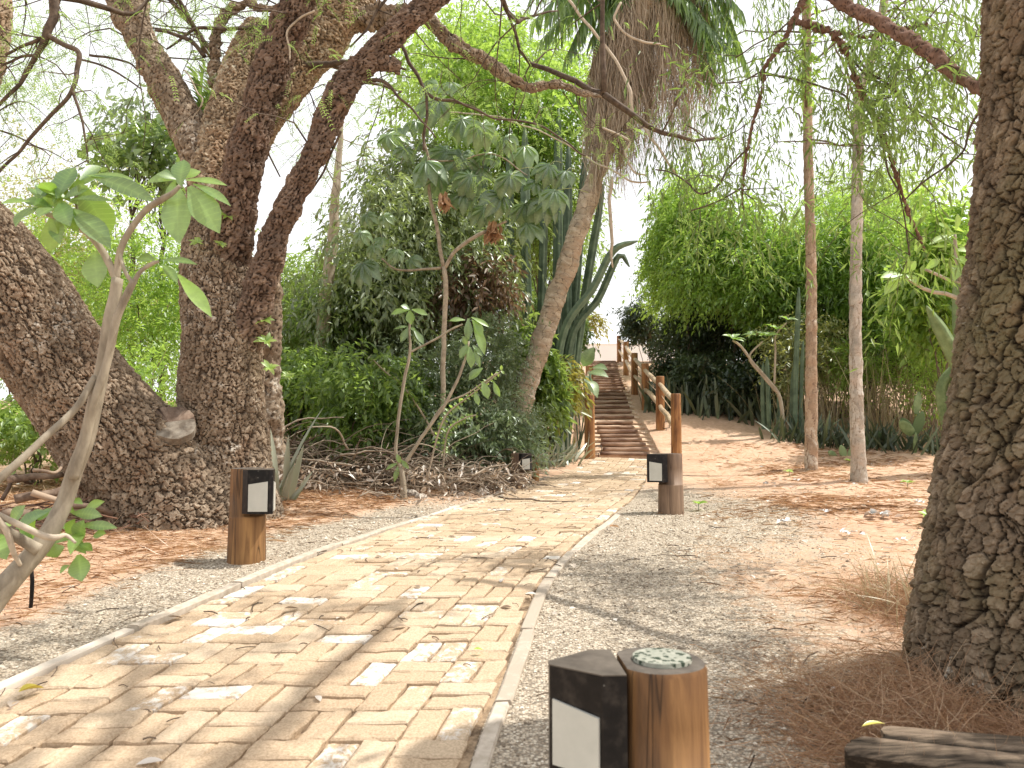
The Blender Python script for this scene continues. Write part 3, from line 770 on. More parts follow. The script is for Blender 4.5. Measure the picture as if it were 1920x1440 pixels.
P = scatter(2600, -6, 7.5, 1.6, 13, lambda x, y: (path_dist(x, y)[0] > .1) * (.22 + .6 * sstep(2.2, 3.5, x)) * sstep(2.5, 6., y + x * .5)); n = len(P)
P = np.vstack([P, scatter(130, -2, 2.2, 1.5, 9, lambda x, y: 1. + 0 * x)]); n = len(P)
an = rng.random(n) * 6.28; D = np.stack([np.cos(an), np.sin(an), .25 * (rng.random(n) - .3)], 1)
m = M(); Lf = .03 + .05 * rng.random(n)
blades(m, P + np.array([0, 0, .022]), D, np.stack([rng.normal(size=n) * .25, rng.normal(size=n) * .25, np.ones(n)], 1), Lf, Lf * .42, droop=.2 * (rng.random(n) - .2), fold=.2, a=rng.random(n), prof='ell')
tag(m.build('leaf_litter', MT['deadleaf']), 'pale curled dead leaves scattered over the red earth', 'leaf litter', kind='stuff')

# fine sticks and chips lying on the pavers and gravel
P = scatter(420, -2.2, 3.2, 1.5, 9, lambda x, y: 1. + 0 * x); n = len(P); m = M()
for p in P:
    a_ = rng.random() * 6.28; l = .03 + .13 * rng.random() ** 2; dd = np.array([cos(a_), sin(a_), 0]) * l
    q = p + dd; q[2] = gz(q[0], q[1]); mm = (p + q) / 2 + np.array([-dd[1], dd[0], 0]) * .25 * (rng.random() - .5)
    tube(m, [p + [0, 0, .022], mm + [0, 0, .026], q + [0, 0, .022]], .0012 + .0016 * rng.random(), 4, 5, rng.random())
tag(m.build('twig_litter', MT['twig']), 'thin broken twigs strewn on the pavers and gravel', 'twig litter', kind='stuff')

# ---------------------------------------------------------------- stairs
NST = 31; yst = np.concatenate([np.linspace(11.72, 14.2, 7, endpoint=False), np.linspace(14.25, 26, NST - 7)])
c0 = G(1.75, 11.7)
st = thing('log_stairway', 'long earth stairway with rough log treads climbing the slope', 'stairway', c0)
me_ = M()
for k_ in range(NST):
    yk = yst[k_]; xk = float(np.interp(yk, STC[:, 0], STC[:, 1])); zk = float(np.interp(yk, _yt, _zt)) + CZ + .035
    yn = yst[k_ + 1] if k_ + 1 < NST else yk + .6
    xn = float(np.interp(yn, STC[:, 0], STC[:, 1]))
    # earth landing behind the tread
    nn_ = 9
    xs0 = np.linspace(-.56, .56, nn_); rows = []
    for fy in np.linspace(0, 1, 6):
        yy = yk + (yn - yk) * fy + (.02 if fy == 0 else 0); xc = xk + (xn - xk) * fy
        ex = np.where(np.abs(xs0) > .5, -.05 * rng.random(nn_), 0)
        rows.append(np.stack([xc + xs0, np.full(nn_, yy), zk - .012 + .012 * (rng.random(nn_) - .5) + (np.interp(yn, _yt, _zt) + CZ + .035 - .050 - zk + .012) * fy + ex], 1))
    V = np.vstack(rows); ii = np.arange(5)[:, None]; jj = np.arange(nn_ - 1)[None]
    me_.add(V, np.stack([ii * nn_ + jj, ii * nn_ + jj + 1, (ii + 1) * nn_ + jj + 1, (ii + 1) * nn_ + jj], -1).reshape(-1, 4), None, rng.random(len(V)))
    front = rows[0].copy(); fb = front.copy(); fb[:, 2] -= .3; V = np.vstack([front, fb])
    me_.add(V, [(q, nn_ + q, nn_ + q + 1, q + 1) for q in range(nn_ - 1)], None, rng.random(len(V)))
    # rough log tread
    mt = M(); wl = (.34 if k_ < 8 else .40) + .05 * rng.random(); sh = .04 * (rng.random() - .5); nseg = 15; rows = []
    prof = np.array([(-.064, -.052), (-.078, -.015), (-.060, .036), (-.02, .048), (.045, .042), (.065, -.02), (.06, -.05)])
    ph = rng.random() * 100; hs = .46 + .16 * rng.random()
    for f in np.linspace(-1, 1, nseg):
        ed = 1 - .25 * max(0, abs(f) - .85) / .15
        wob = fbm(np.array([[f * 2.5 + ph, q * .9, 0] for q in range(len(prof))]), 51, 3)
        pp = prof * ed * hs * (1 + .35 * wob[:, None])
        rows.append(np.stack([np.full(len(pp), xk + sh + f * wl), yk + pp[:, 0], zk + pp[:, 1] + .012 * f * sh * 10], 1))
    V = np.vstack(rows); kk = len(prof); q = []
    for i_ in range(nseg - 1):
        for j_ in range(kk): q.append((i_ * kk + j_, i_ * kk + (j_ + 1) % kk, (i_ + 1) * kk + (j_ + 1) % kk, (i_ + 1) * kk + j_))
    V = np.vstack([V, rows[0].mean(0)[None], rows[-1].mean(0)[None]]); b0 = nseg * kk
    t = [(b0, (j_ + 1) % kk, j_) for j_ in range(kk)] + [(b0 + 1, b0 - kk + j_, b0 - kk + (j_ + 1) % kk) for j_ in range(kk)]
    mt.add(V, q, t, np.clip(.5 + .5 * fbm(V * 5, 9, 2), 0, 1)); mt.build('tread', MT['tread'], st)
me_.build('earth_landing', MT['earth'], st)

# ---------------------------------------------------------------- handrails
def post(name, base, h, r, parent, lean=0.):
    m = M(); n = 20; th = np.arange(n) / n * 2 * pi; rad = r * (1 + .04 * np.cos(3 * th + rng.random() * 6))
    rows = []
    for z, s in ((-.15, 1.03), (h * .3, 1.0), (h * .7, .985), (h - .012, .97), (h, .90)):
        rows.append(np.stack([base[0] + rad * s * np.cos(th) + lean * z, base[1] + rad * s * np.sin(th), np.full(n, base[2] + z)], 1))
    V = np.vstack(rows + [rows[-1].mean(0)[None]]); q = ring_faces(5, n)
    t = [(5 * n, 4 * n + j, 4 * n + (j + 1) % n) for j in range(n)]
    m.add(V, q, t, .3 + .4 * rng.random()); return m.build(name, MT['post'], parent)
def handrail(name, label, posts, hs, both_cable=True, rail_levels=(.86, .44)):
    root = thing(name, label, 'handrail', posts[0])
    for p, h in zip(posts, hs): post('post', p, h, .08, root, .015 * (rng.random() - .5))
    for i in range(len(posts) - 1):
        for lv in rail_levels:
            a = posts[i] + [0, 0, hs[i] * lv]; b = posts[i + 1] + [0, 0, hs[i + 1] * lv]
            m = M(); mid = (a + b) / 2 + np.array([.015 * rng.normal(), 0, .02 * rng.normal()])
            tube(m, [a, mid, b], [.042, .048, .04], 12, 12, .35 + .4 * rng.random(), wob=.012); m.build('rail', MT['rail'], root)
        if both_cable:
            a = posts[i] + [.03, 0, hs[i] * .64]; b = posts[i + 1] + [.03, 0, hs[i + 1] * .64]
            m = M(); tube(m, [a, (a + b) / 2 - [0, 0, .012], b], .009, 6, 8, .7); m.build('cable', MT['rail'], root)
    return root
Rp = [at(1268, 855, 11.6), at(1238, 808, 13.7), at(1210, 769, 15.6), at(1190, 737, 17.6), at(1174, 703, 21.5), at(1161, 680, 26)]
Rp = [G(p[0], p[1]) for p in Rp]
handrail('wooden_handrail', 'timber post and rail handrail running up the right side of the stairway', Rp, [.985, .98, .97, .98, .97, .90])
Lp = [G(at(1106, 863, 11.5)[0], 11.5), G(1.40, 13.6), G(1.62, 15.6)]
handrail('wooden_handrail', 'short timber handrail half hidden by leaves at the left foot of the stairway', Lp, [.97, .93, .93], False)

# little wire ground spotlights beside the posts
def spotlight(p, rz, label):
    r = thing('ground_spotlight', label, 'spotlight', p, None); R = np.array([[cos(rz), -sin(rz), 0], [sin(rz), cos(rz), 0], [0, 0, 1]])
    m = M(); c = [(-.06, 0, .03), (.06, 0, .05), (.05, .02, .17), (-.05, .02, .15)]
    c = [R @ np.array(x) + p for x in c]
    for i in range(4): tube(m, [c[i], c[(i + 1) % 4]], .006, 5, 2)
    m.build('frame', MT['black'], r)
    m = M(); tube(m, [p + [0, 0, -.04], (np.array(c[0]) + c[1]) / 2], .006, 5, 2); m.build('stake', MT['black'], r)
for (px, py, d, rz, lb) in ((1122, 852, 11.7, .3, 'small black frame spotlight beside the front left stair post'), (1249, 806, 13.6, -.5, 'small black frame spotlight by the second right stair post'),
                        (1219, 768, 15.5, -.4, 'small black frame spotlight by the third right stair post')):
    q = at(px, py, d); spotlight(G(q[0], q[1]), rz, lb)

# ---------------------------------------------------------------- bollard lamps
def bollard(label, p, D, H, ang, mat, disc=False):
    root = thing('bollard_lamp', label, 'bollard lamp', p, 'log bollard lamps along the path')
    s = D / .2; R_ = D / 2; hl = .235 * s * (H / s / .5); cut = .072 * s
    n = 40; th = np.arange(n) / n * 2 * pi
    e = np.array([cos(ang), sin(ang)]); f = np.array([-sin(ang), cos(ang)])
    irr = 1 + .025 * np.cos(2 * th + 1) + .015 * np.cos(5 * th)
    def ring(z, sc, chop):
        x = R_ * irr * sc * np.cos(th); y = R_ * irr * sc * np.sin(th)
        if chop: x = np.minimum(x, cut)
        return np.stack([p[0] + x * e[0] + y * f[0], p[1] + x * e[1] + y * f[1], np.full(n, p[2] + z)], 1)
    m = M()
    rows = [ring(-.12, 1.09, 0), ring(.1 * H, 1.06, 0), ring(H - hl - .03, 1.02, 0), ring(H - hl - .02, 1.01, 0), ring(H - hl - .02, 1.0, 1), ring(H - hl * .5, .985, 1), ring(H - .010, .97, 1), ring(H, .93, 1)]
    V = np.vstack(rows); m.add(V, ring_faces(len(rows), n), None, .35 + .3 * rng.random(), 1., 0)
    top = np.vstack([rows[-1], rows[-1].mean(0)[None] + [0, 0, .001]]); m.add(top, None, [(n, j, (j + 1) % n) for j in range(n)], .5, 1., 1)
    m.build('log', [mat, MT['endgrain']], root)
    # wedge shaped steel housing let into the notch
    g = .008 * s; w = .086 * s
    def loc(x, y, z): return np.array([p[0] + x * e[0] + y * f[0], p[1] + x * e[1] + y * f[1], p[2] + z])
    x0 = cut + g; x1 = cut + .055 * s; x2 = cut + .150 * s
    pl = [(x0, -w), (x1, -w), (x2, -.012 * s), (x2, .012 * s), (x1, w), (x0, w)]
    zt, zb = H - .004, H - hl
    hm = M(); prism(hm, np.array([loc(a, b, zt) for a, b in pl]), np.array([loc(a, b, zb) for a, b in pl]))
    hs = hm.build('lamp_housing', MT['black'], root, smooth=False)
    lm = M(); prism(lm, np.array([loc(a * .998 + .0005, b * .995, zt + .003) for a, b in pl]), np.array([loc(a * .998 + .0005, b * .995, zt + .0005) for a, b in pl])); lm.build('lid', MT['housing_top'], hs, smooth=False)
    hs_loc = hs
    for sg in (-1, 1):
        a = np.array([x1 + .004 * s, sg * w]); b = np.array([x2, sg * .012 * s]); t = (b - a) / np.linalg.norm(b - a); nr = np.array([-t[1], t[0]]); nr = nr * np.sign(nr[1] * sg)
        q0 = a + t * .004 * s; q1 = b - t * .009 * s
        pts = []
        for (q, z) in ((q0, zb + .014 * s), (q1, zb + .014 * s), (q1, zt - .062 * s), (q0, zt - .078 * s)):
            pts.append((q, z))
        top_ = np.array([loc(*(q + nr * .004), z) for q, z in pts]); bot_ = np.array([loc(*(q - nr * .003), z) for q, z in pts])
        pm = M(); prism(pm, top_, bot_); pm.build('lamp_panel', MT['frost'], hs, smooth=False)
    if disc:
        dm = M(); k = 48; tq = np.arange(k) / k * 2 * pi; rr = .060 * s * (1 + .03 * fbm(np.stack([np.cos(tq) * 3, np.sin(tq) * 3, tq * 0], 1), 5, 3))
        cx, cy = -.010 * s, 0.
        lo_ = np.array([loc(cx + r * cos(t), cy + r * sin(t), H + .001) for r, t in zip(rr, tq)]); hi_ = np.array([loc(cx + r * .97 * cos(t), cy + r * .97 * sin(t), H + .009) for r, t in zip(rr, tq)])
        prism(dm, hi_, lo_); dm.build('top_disc', MT['disc'], root, smooth=False)
    return root
def fix_sub(): pass
bollard('near log bollard lamp with a round pitted disc on its top', G(.304, 1.6), .205, at(1245, 1238, 1.6)[2] - float(gz(.304, 1.6)), radians(183), MT['log'], True)
q = ground_hit(462, 1052); bollard('amber log bollard lamp on the left verge before the forked tree', G(q[0], q[1]), .205, .53, radians(-38), MT['log'])
q = ground_hit(1258, 963); bollard('greyish log bollard lamp on the right verge below the stairway', G(q[0], q[1]), .20, .51, radians(200), MT['log_grey'])
q = at(972, 913, 8.4); bollard('small far log bollard lamp against the brush heap', G(q[0], q[1]), .165, .40, radians(-40), MT['log_grey'])

# wooden stump post behind the far bollard
q = at(1004, 900, 8.9); t_ = thing('short_stump', 'short thin brown stump just behind the far bollard lamp', 'stump', G(q[0], q[1])); post('trunk', G(q[0], q[1]), .36, .045, t_)

# weathered plank seat in the near right corner
zp = at(1690, 1356, 1.93)[2]
def pz(px, py):
    Ys = np.linspace(1.2, 2.6, 1400); Z = np.array([at(px, py, y)[2] for y in Ys]); return at(px, py, Ys[np.argmin(np.abs(Z - zp))])
c1, c2, c3, c4 = pz(1690, 1356), pz(1562, 1402), pz(1920, 1452), pz(1920, 1372)
dirv = norm(c4 - c1); c4 = c1 + dirv * .95; c3 = c2 + norm(c3 - c2) * 1.05
bench = thing('plank_bench', 'weathered dark plank bench at the foot of the large right tree', 'bench', G(1.3, 1.85))
m = M(); nl, nw = 60, 14; rows = []
U, W_ = np.meshgrid(np.linspace(0, 1, nl), np.linspace(0, 1, nw), indexing='ij'); U = U.ravel()[:, None]; W_ = W_.ravel()[:, None]
jag = .035 * vnoise(np.column_stack([W_ * 9, W_ * 0, W_ * 0]), 4)[:, None] * (1 - U)
T_ = (c1 * (1 - U) + c4 * U) * (1 - W_) + (c2 * (1 - U) + c3 * U) * W_ + dirv * jag
gro = fbm(np.column_stack([U * 3, W_ * 11, U * 0]), 61, 4)[:, None]
T_ = T_ + np.array([0, 0, 1.]) * (gro * .010 - .012 * (np.abs(W_ - .5) * 2) ** 6)
B_ = T_.copy(); B_[:, 2] = zp - .055
ii = np.arange(nl - 1)[:, None]; jj = np.arange(nw - 1)[None]; Q = np.stack([ii * nw + jj, ii * nw + jj + 1, (ii + 1) * nw + jj + 1, (ii + 1) * nw + jj], -1).reshape(-1, 4)
m.add(T_, Q, None, np.clip(.5 + gro.ravel(), 0, 1)); nb = nl * nw
side = []
for k_ in range(nw - 1): side.append((k_, nb + k_, nb + k_ + 1, k_ + 1)); e = (nl - 1) * nw; side.append((e + k_ + 1, nb + e + k_ + 1, nb + e + k_, e + k_))
for k_ in range(nl - 1): side.append(((k_ + 1) * nw, nb + (k_ + 1) * nw, nb + k_ * nw, k_ * nw)); e = nw - 1; side.append((k_ * nw + e, nb + k_ * nw + e, nb + (k_ + 1) * nw + e, (k_ + 1) * nw + e))
m.add(np.vstack([T_, B_]), side + list(Q[:, ::-1] + nb), None, np.tile(np.clip(.4 + gro.ravel(), 0, 1), 2))
m.build('seat', MT['wood_old'], bench)
for f_ in (.30, .85):
    c = (c1 + (c4 - c1) * f_ + c2 + (c3 - c2) * f_) / 2; g_ = float(gz(c[0], c[1])); m = M()
    box(m, (c[0], c[1], (g_ - .1 + zp - .056) / 2), .10, .12, zp - .056 - g_ + .1, .1, bev=.01); m.build('leg', MT['wood_old'], bench)
lf = M(); q = pz(1640, 1378) + np.array([0, 0, .02]); blades(lf, q[None] - [[.03, 0, 0]], [[1, .25, .12]], [[0, 0, 1.]], .075, .018, .1, .3, .6, 'ell')
tag(lf.build('fallen_leaf', MT['yellowleaf']), 'narrow yellow leaf lying on the end of the plank bench', 'leaf')

# white rendered wall beyond the top of the stairs
w0 = at(1085, 676, 33.); w1 = at(1260, 676, 33.)
wz = float(gz(w0[0], 33.)); top = at(1130, 647, 33.)[2]
wl = M(); box(wl, ((w0[0] + w1[0]) / 2, 33., (wz - .5 + top) / 2), (w1[0] - w0[0]) + 4, .25, top - wz + .5, 0, bev=.01)
wr = thing('garden_wall', 'low white rendered wall past the top of the stairway', 'wall', ((w0[0] + w1[0]) / 2, 33., wz)); wl.build('wall_face', MT['wall'], wr, smooth=False)
cp = M(); box(cp, ((w0[0] + w1[0]) / 2, 33., top + .03), (w1[0] - w0[0]) + 4.1, .32, .06, 0, bev=.008); cp.build('coping', MT['wall'], wr, smooth=False)
# ---------------------------------------------------------------- trees
def limb(rows):
    """rows of (px, py, depth, width in photo pixels) -> points, radii"""
    P = np.array([at(a, b, c) for a, b, c, w in rows]); R = np.array([pxsize(w, c) / 2 for a, b, c, w in rows])
    return P, R

def twigs_from(m, C, n, length, r0, a=.4, up=.3, wander=.5, kids=2, tips=None, sag=.0):
    """random side twigs grown off the polyline C; collects tip points and directions"""
    for _ in range(n):
        i = rng.integers(0, len(C)); p = C[i]; d = norm(rng.normal(size=3) + [0, 0, up]); L = length * (.5 + rng.random())
        pts = [p]; dd = d
        for s_ in range(4):
            dd = norm(dd + wander * rng.normal(size=3) * .5 + [0, 0, -sag * s_]); pts.append(pts[-1] + dd * L / 4)
        tube(m, pts, np.linspace(r0, r0 * .25, 5), 4, 9, a, cap=False)
        if tips is not None:
            for q in range(1, 5): tips.append((pts[q], dd))
        for _k in range(kids):
            j = rng.integers(1, 4); d2 = norm(dd + rng.normal(size=3) * .8); e = [pts[j], pts[j] + d2 * L * .22, pts[j] + d2 * L * .42 + [0, 0, -sag * L * .2]]
            tube(m, e, np.linspace(r0 * .5, r0 * .15, 3), 3, 5, a, cap=False)
            if tips is not None: tips.append((e[1], d2)); tips.append((e[2], d2))

def tipsarr(t): return np.array([x[0] for x in t]), np.array([x[1] for x in t])

# --- the big forked tree left of the path ---------------------------------
base = at(425, 985, 5.85)
bt = thing('forked_tree', 'massive forked tree with cracked brown bark and a leaning second trunk', 'tree', G(base[0], base[1]))
def root_flare(k, amp, ph):
    return lambda tt, ss, rr: amp * np.exp(-ss / .22) * (.5 + .5 * np.cos(k * tt + ph)) * rr / .35
m = M()
P, R = limb([(432, 1040, 5.9, 215), (428, 975, 5.9, 190), (424, 900, 5.9, 166), (420, 800, 5.9, 155), (418, 700, 5.9, 150), (413, 600, 5.9, 142), (408, 500, 5.92, 134), (408, 420, 5.95, 118), (415, 360, 6.0, 100)])
bark_tube(m, P, R, .0085, .031, .052, .018, 3, .05, flare=root_flare(5, .10, 1.), macro=.5)
P, R = limb([(400, 1050, 5.75, 270), (345, 985, 5.7, 255), (285, 905, 5.62, 225), (205, 805, 5.5, 205), (120, 690, 5.4, 192), (30, 560, 5.3, 188), (-70, 440, 5.2, 180), (-180, 330, 5.1, 160)])
bark_tube(m, P, R, .0085, .032, .055, .019, 8, .05, macro=.5)
m.build('trunk', MT['bark_main'], bt, smooth=False)
def limb_part(rows, mat, seed, cw, ch, dep, res=.011, nm='limb', lump=.04):
    m = M(); P, R = limb(rows); C = bark_tube(m, P, R, res, cw, ch, dep, seed, lump, macro=.4 if dep > .015 else 0.); m.build(nm, mat, bt, smooth=False); return C
LC = []
LC.append(limb_part([(418, 440, 5.97, 118), (412, 360, 6.0, 112), (425, 260, 6.1, 98), (448, 160, 6.25, 88), (478, 88, 6.35, 80), (492, 58, 6.4, 66)], MT['bark_lichen'], 21, .03, .035, .020))
LC.append(limb_part([(430, 360, 6.05, 80), (470, 240, 6.15, 88), (530, 150, 6.3, 98), (590, 70, 6.45, 112), (640, 0, 6.55, 112), (690, -90, 6.7, 105)], MT['bark_lichen'], 22, .03, .035, .020))
LC.append(limb_part([(412, 395, 6.0, 70), (390, 315, 6.05, 84), (350, 235, 6.15, 72), (300, 140, 6.3, 64), (255, 60, 6.45, 58), (215, -20, 6.6, 54), (180, -110, 6.7, 55)], MT['bark_main'], 23, .035, .06, .014))
LC.append(limb_part([(292, 125, 6.3, 40), (270, 60, 6.35, 34), (262, -10, 6.4, 30), (262, -90, 6.45, 28)], MT['bark_main'], 24, .03, .05, .010, .009))
LC.append(limb_part([(418, 560, 6.0, 70), (425, 480, 5.85, 80), (443, 390, 5.70, 78), (468, 270, 5.6, 74), (503, 150, 5.55, 70), (548, 30, 5.5, 68), (590, -80, 5.45, 66)], MT['bark_red'], 25, .034, .075, .020))
LC.append(limb_part([(440, 700, 5.95, 70), (462, 620, 5.82, 68), (484, 540, 5.72, 60), (525, 420, 5.65, 50), (585, 300, 5.6, 47), (640, 175, 5.6, 52), (690, 112, 5.6, 48), (760, 45, 5.6, 45), (822, -10, 5.6, 42), (900, -90, 5.6, 40)], MT['bark_red'], 26, .030, .06, .018))
limb_part([(672, 125, 5.6, 30), (715, 118, 5.62, 28), (752, 126, 5.65, 24)], MT['bark_red'], 27, .03, .04, .012, .008)
limb_part([(470, 78, 6.3, 22), (490, 48, 6.35, 26)], MT['bark_lichen'], 28, .03, .04, .01, .008)
LC.append(limb_part([(650, 40, 6.5, 44), (740, 30, 6.5, 40), (800, 36, 6.5, 30), (850, 82, 6.5, 27), (905, 112, 6.5, 26), (960, 150, 6.5, 22), (1003, 165, 6.5, 18), (1045, 158, 6.5, 16), (1090, 174, 6.5, 13), (1130, 180, 6.5, 8)], MT['bark_main'], 29, .03, .05, .010, .009))
LC.append(limb_part([(408, 165, 6.3, 22), (402, 110, 6.3, 20), (415, 40, 6.3, 20), (455, 8, 6.3, 17), (500, 16, 6.3, 14), (540, 5, 6.3, 12)], MT['bark_main'], 30, .03, .05, .008, .009))
LC.append(limb_part([(-70, 440, 5.2, 120), (-60, 300, 5.1, 70), (-30, 150, 5.0, 60), (-8, 30, 5.0, 52), (0, -60, 5., 48)], MT['bark_lichen'], 31, .03, .035, .014))
# sawn limb stub in the crotch
m = M(); P, R = limb([(300, 850, 5.75, 66), (318, 812, 5.55, 76), (322, 797, 5.42, 80)])
bark_tube(m, P, R, .010, .05, .06, .012, 33, .03)
cs = m.build('sawn_stub', MT['bark_red'], bt)
m = M(); ax = norm(P[-1] - P[-2]); ax = norm(ax * .4 + np.array([.10, -.35, .62])); e1 = norm(np.cross(ax, [0, 1, .2])); e2 = np.cross(ax, e1); k = 36
th = np.arange(k) / k * 2 * pi; rr = pxsize(82, 5.45) / 2 * (1 + .04 * np.cos(2 * th) + .02 * rng.normal(size=k))
c = P[-1] + ax * .0
lo_ = np.array([c - ax * .05 + (e1 * cos(t) + e2 * sin(t)) * r for t, r in zip(th, rr)]); hi_ = np.array([c + ax * .012 + (e1 * cos(t) + e2 * sin(t)) * r * .98 for t, r in zip(th, rr)])
prism(m, hi_, lo_); m.build('cut_face', MT['cutface'], cs, smooth=False)

# thin twigs + feathery foliage over the forked tree
def twig_px(m, rows, a=.4, seg=6):
    P, R = limb(rows); return tube(m, P, R, seg, len(rows) * 6, a, wob=.02)
tm = M(); tips = []
TW = [twig_px(tm, r) for r in (
    [(98, -30, 4.9, 20), (97, 30, 4.9, 17), (88, 70, 4.9, 15), (70, 105, 4.9, 10), (40, 155, 4.9, 8), (-10, 205, 4.9, 6)],
    [(88, 66, 4.9, 12), (118, 84, 4.9, 10), (142, 95, 4.85, 10), (149, 130, 4.85, 9), (140, 170, 4.8, 8), (85, 232, 4.8, 7), (20, 300, 4.8, 6), (-20, 335, 4.8, 5)],
    [(140, 170, 4.8, 6), (152, 205, 4.8, 5), (160, 250, 4.8, 4), (167, 305, 4.8, 3)],
    [(88, 70, 4.9, 8), (50, 85, 4.9, 6), (10, 100, 4.9, 5)], [(75, 105, 4.9, 6), (40, 108, 4.9, 5), (0, 125, 4.9, 4)],
    [(505, 50, 6.2, 7), (420, 52, 6.2, 7), (360, 58, 6.2, 6), (310, 92, 6.2, 3)], [(385, 105, 6.2, 10), (345, 70, 6.2, 8), (290, 58, 6.2, 5)],
    [(640, 175, 5.6, 10), (700, 150, 5.6, 8), (760, 190, 5.6, 5), (815, 260, 5.6, 3)], [(570, 120, 6.2, 14), (640, 118, 6.2, 11), (700, 122, 6.2, 8), (760, 130, 6.2, 4)],
    [(745, 80, 5.9, 8), (775, 125, 5.9, 8), (800, 178, 5.9, 7), (850, 190, 5.9, 5), (930, 220, 5.9, 4), (1010, 235, 5.9, 4), (1100, 290, 5.9, 3)],
    [(800, 178, 5.9, 6), (797, 230, 5.9, 6), (795, 280, 5.9, 5)], [(640, 250, 5.6, 5), (600, 330, 5.7, 4), (555, 390, 5.8, 3)],
    [(150, 110, 6.4, 4), (220, 135, 6.4, 4), (265, 165, 6.4, 3)], [(170, 105, 6.4, 5), (240, 118, 6.4, 4), (268, 140, 6.4, 3)])]
for C in TW[:6] + [TW[9], TW[7]]: twigs_from(tm, C, 5, .6, .005, .4, -.1, .8, 1, tips, .12)
for C in LC: twigs_from(tm, C[len(C) // 3:] + [0, .12, 0], 4, 1.0, .008, .4, .3, .7, 2, tips, .10)
# upper boughs above the frame
for k_ in range(16):
    C0 = LC[rng.integers(0, len(LC))][-1]; d = norm(rng.normal(size=3) + [0, .7, .7]); L = 1.0 + 1.2 * rng.random()
    pts = [C0, C0 + d * L * .5 + rng.normal(size=3) * .1, C0 + d * L + rng.normal(size=3) * .3]
    C = tube(tm, pts, [.03, .02, .008], 6, 10, .4, wob=.05); twigs_from(tm, C, 6, .9, .008, .4, -.2, .8, 2, tips, .15)
tm.build('twigs', MT['twig'], bt)
TP, TD = tipsarr(tips)
sky_px = [(30, 90, 4.9, 60), (60, 170, 4.9, 60), (60, 45, 4.9, 50), (120, 30, 5.5, 60), (215, 25, 6., 60), (310, 20, 6.2, 70), (350, 100, 6.2, 60), (240, 95, 6.4, 50), (385, 60, 6.2, 50), (420, 25, 6., 60),
          (205, 60, 6.4, 50), (690, 60, 6.3, 70), (730, 20, 6.3, 60), (760, 100, 6.3, 70), (790, 160, 6.1, 60), (850, 40, 6.3, 70), (900, 60, 6.4, 70), (610, 20, 6, 40), (720, 190, 6., 50), (880, 170, 6.2, 60),
          (960, 190, 6.3, 60), (1000, 150, 6.4, 60), (565, 320, 5.8, 40), (640, 210, 5.8, 35), (30, 100, 5., 35), (50, 130, 5., 40), (70, 60, 5., 35), (45, 175, 5., 30), (20, 150, 5., 30), (20, 20, 4.8, 50), (150, 200, 5.5, 40), (540, 230, 6.2, 50), (460, 30, 5.9, 40)]
Q = []
for (a, b, c, sd) in sky_px:
    for _ in range(24):
        Q.append(at(a + rng.normal() * sd * .8, b + rng.normal() * sd * .6, c + .9 + rng.normal() * .4))
Q = np.array(Q)
PP = np.vstack([TP, TP[rng.integers(0, len(TP), 500)] + rng.normal(size=(500, 3)) * .12, Q]); n = len(PP)
DD = rdir(n); DD[:, 2] = -np.abs(DD[:, 2]) * .6
lm = M(); cl = .5 + .45 * fbm(PP * 1.1, 71, 2); pinnate(lm, PP, DD, .08 + .10 * rng.random(n), 10, .024, .0070, np.clip(cl, 0, 1), .5)
lm.build('foliage', MT['lf_canopy'], bt)
# leafy epiphyte sprigs growing on the trunk
for (a, b, c, s_) in ((500, 640, 5.75, .9), (495, 600, 5.75, .8), (505, 690, 5.75, .7), (428, 405, 5.6, .9), (415, 460, 5.6, .6), (370, 455, 5.6, .6), (540, 705, 5.8, .5)):
    em = M(); q = at(a, b, c); rosette(em, q, [.2, -.5, .5], 8, .12 * s_, .05 * s_, .75, 1.3, .3, 'ell'); em.build('epiphyte_sprig', MT['lf_bright'], bt)
vm = M()
for r in ([(345, 130, 6.15, 3), (380, 190, 6.0, 3), (360, 230, 6.0, 3), (395, 290, 5.95, 3), (385, 340, 5.9, 3)], [(282, 60, 6.3, 3), (300, 150, 6.2, 3), (320, 200, 6.1, 3), (355, 240, 6.05, 3)],
          [(247, 890, 5.35, 5), (252, 915, 5.3, 5), (243, 950, 5.3, 5), (250, 985, 5.3, 5), (249, 1025, 5.3, 4)], [(590, 18, 5.4, 4), (560, 40, 5.4, 4), (540, 70, 5.4, 4), (545, 115, 5.4, 3)]):
    twig_px(vm, r, .7)
vm.build('creeper_vine', MT['twig_pale'], bt)

# --- the large foreground trunk on the right ------------------------------
rb = at(1985, 1365, 2.45)
rt = thing('foreground_tree', 'large blocky barked trunk filling the right edge with boughs over the path', 'tree', G(rb[0], rb[1]))
m = M()
P, R = limb([(2020, 1470, 2.45, 600), (2020, 1370, 2.45, 545), (2015, 1200, 2.45, 525), (2008, 1000, 2.45, 465), (2015, 800, 2.45, 425), (2020, 600, 2.45, 385), (2026, 430, 2.45, 355), (2030, 200, 2.45, 336), (2034, 0, 2.45, 333), (2036, -90, 2.45, 333)])
bark_tube(m, P, R, .0045, .040, .046, .018, 44, .02, flare=root_flare(4, .05, 2.2), crk=.11, macro=.6)
P, R = limb([(2033, -60, 2.45, 332), (2040, -300, 2.5, 330), (2040, -700, 2.5, 315)])
bark_tube(m, P, R, .02, .044, .058, .02, 45, .03)
tr_top = P[-1]
m.build('trunk', MT['bark_right'], rt, smooth=False)
def rlimb(rows, mat=MT['twig_red'], cw=.022, ch=.06, dep=.0025, seed=50, res=.008):
    m = M(); P, R = limb(rows); C = bark_tube(m, P, R, res, cw, ch, dep, seed, .02); m.build('bough', mat, rt); return C
RC = []
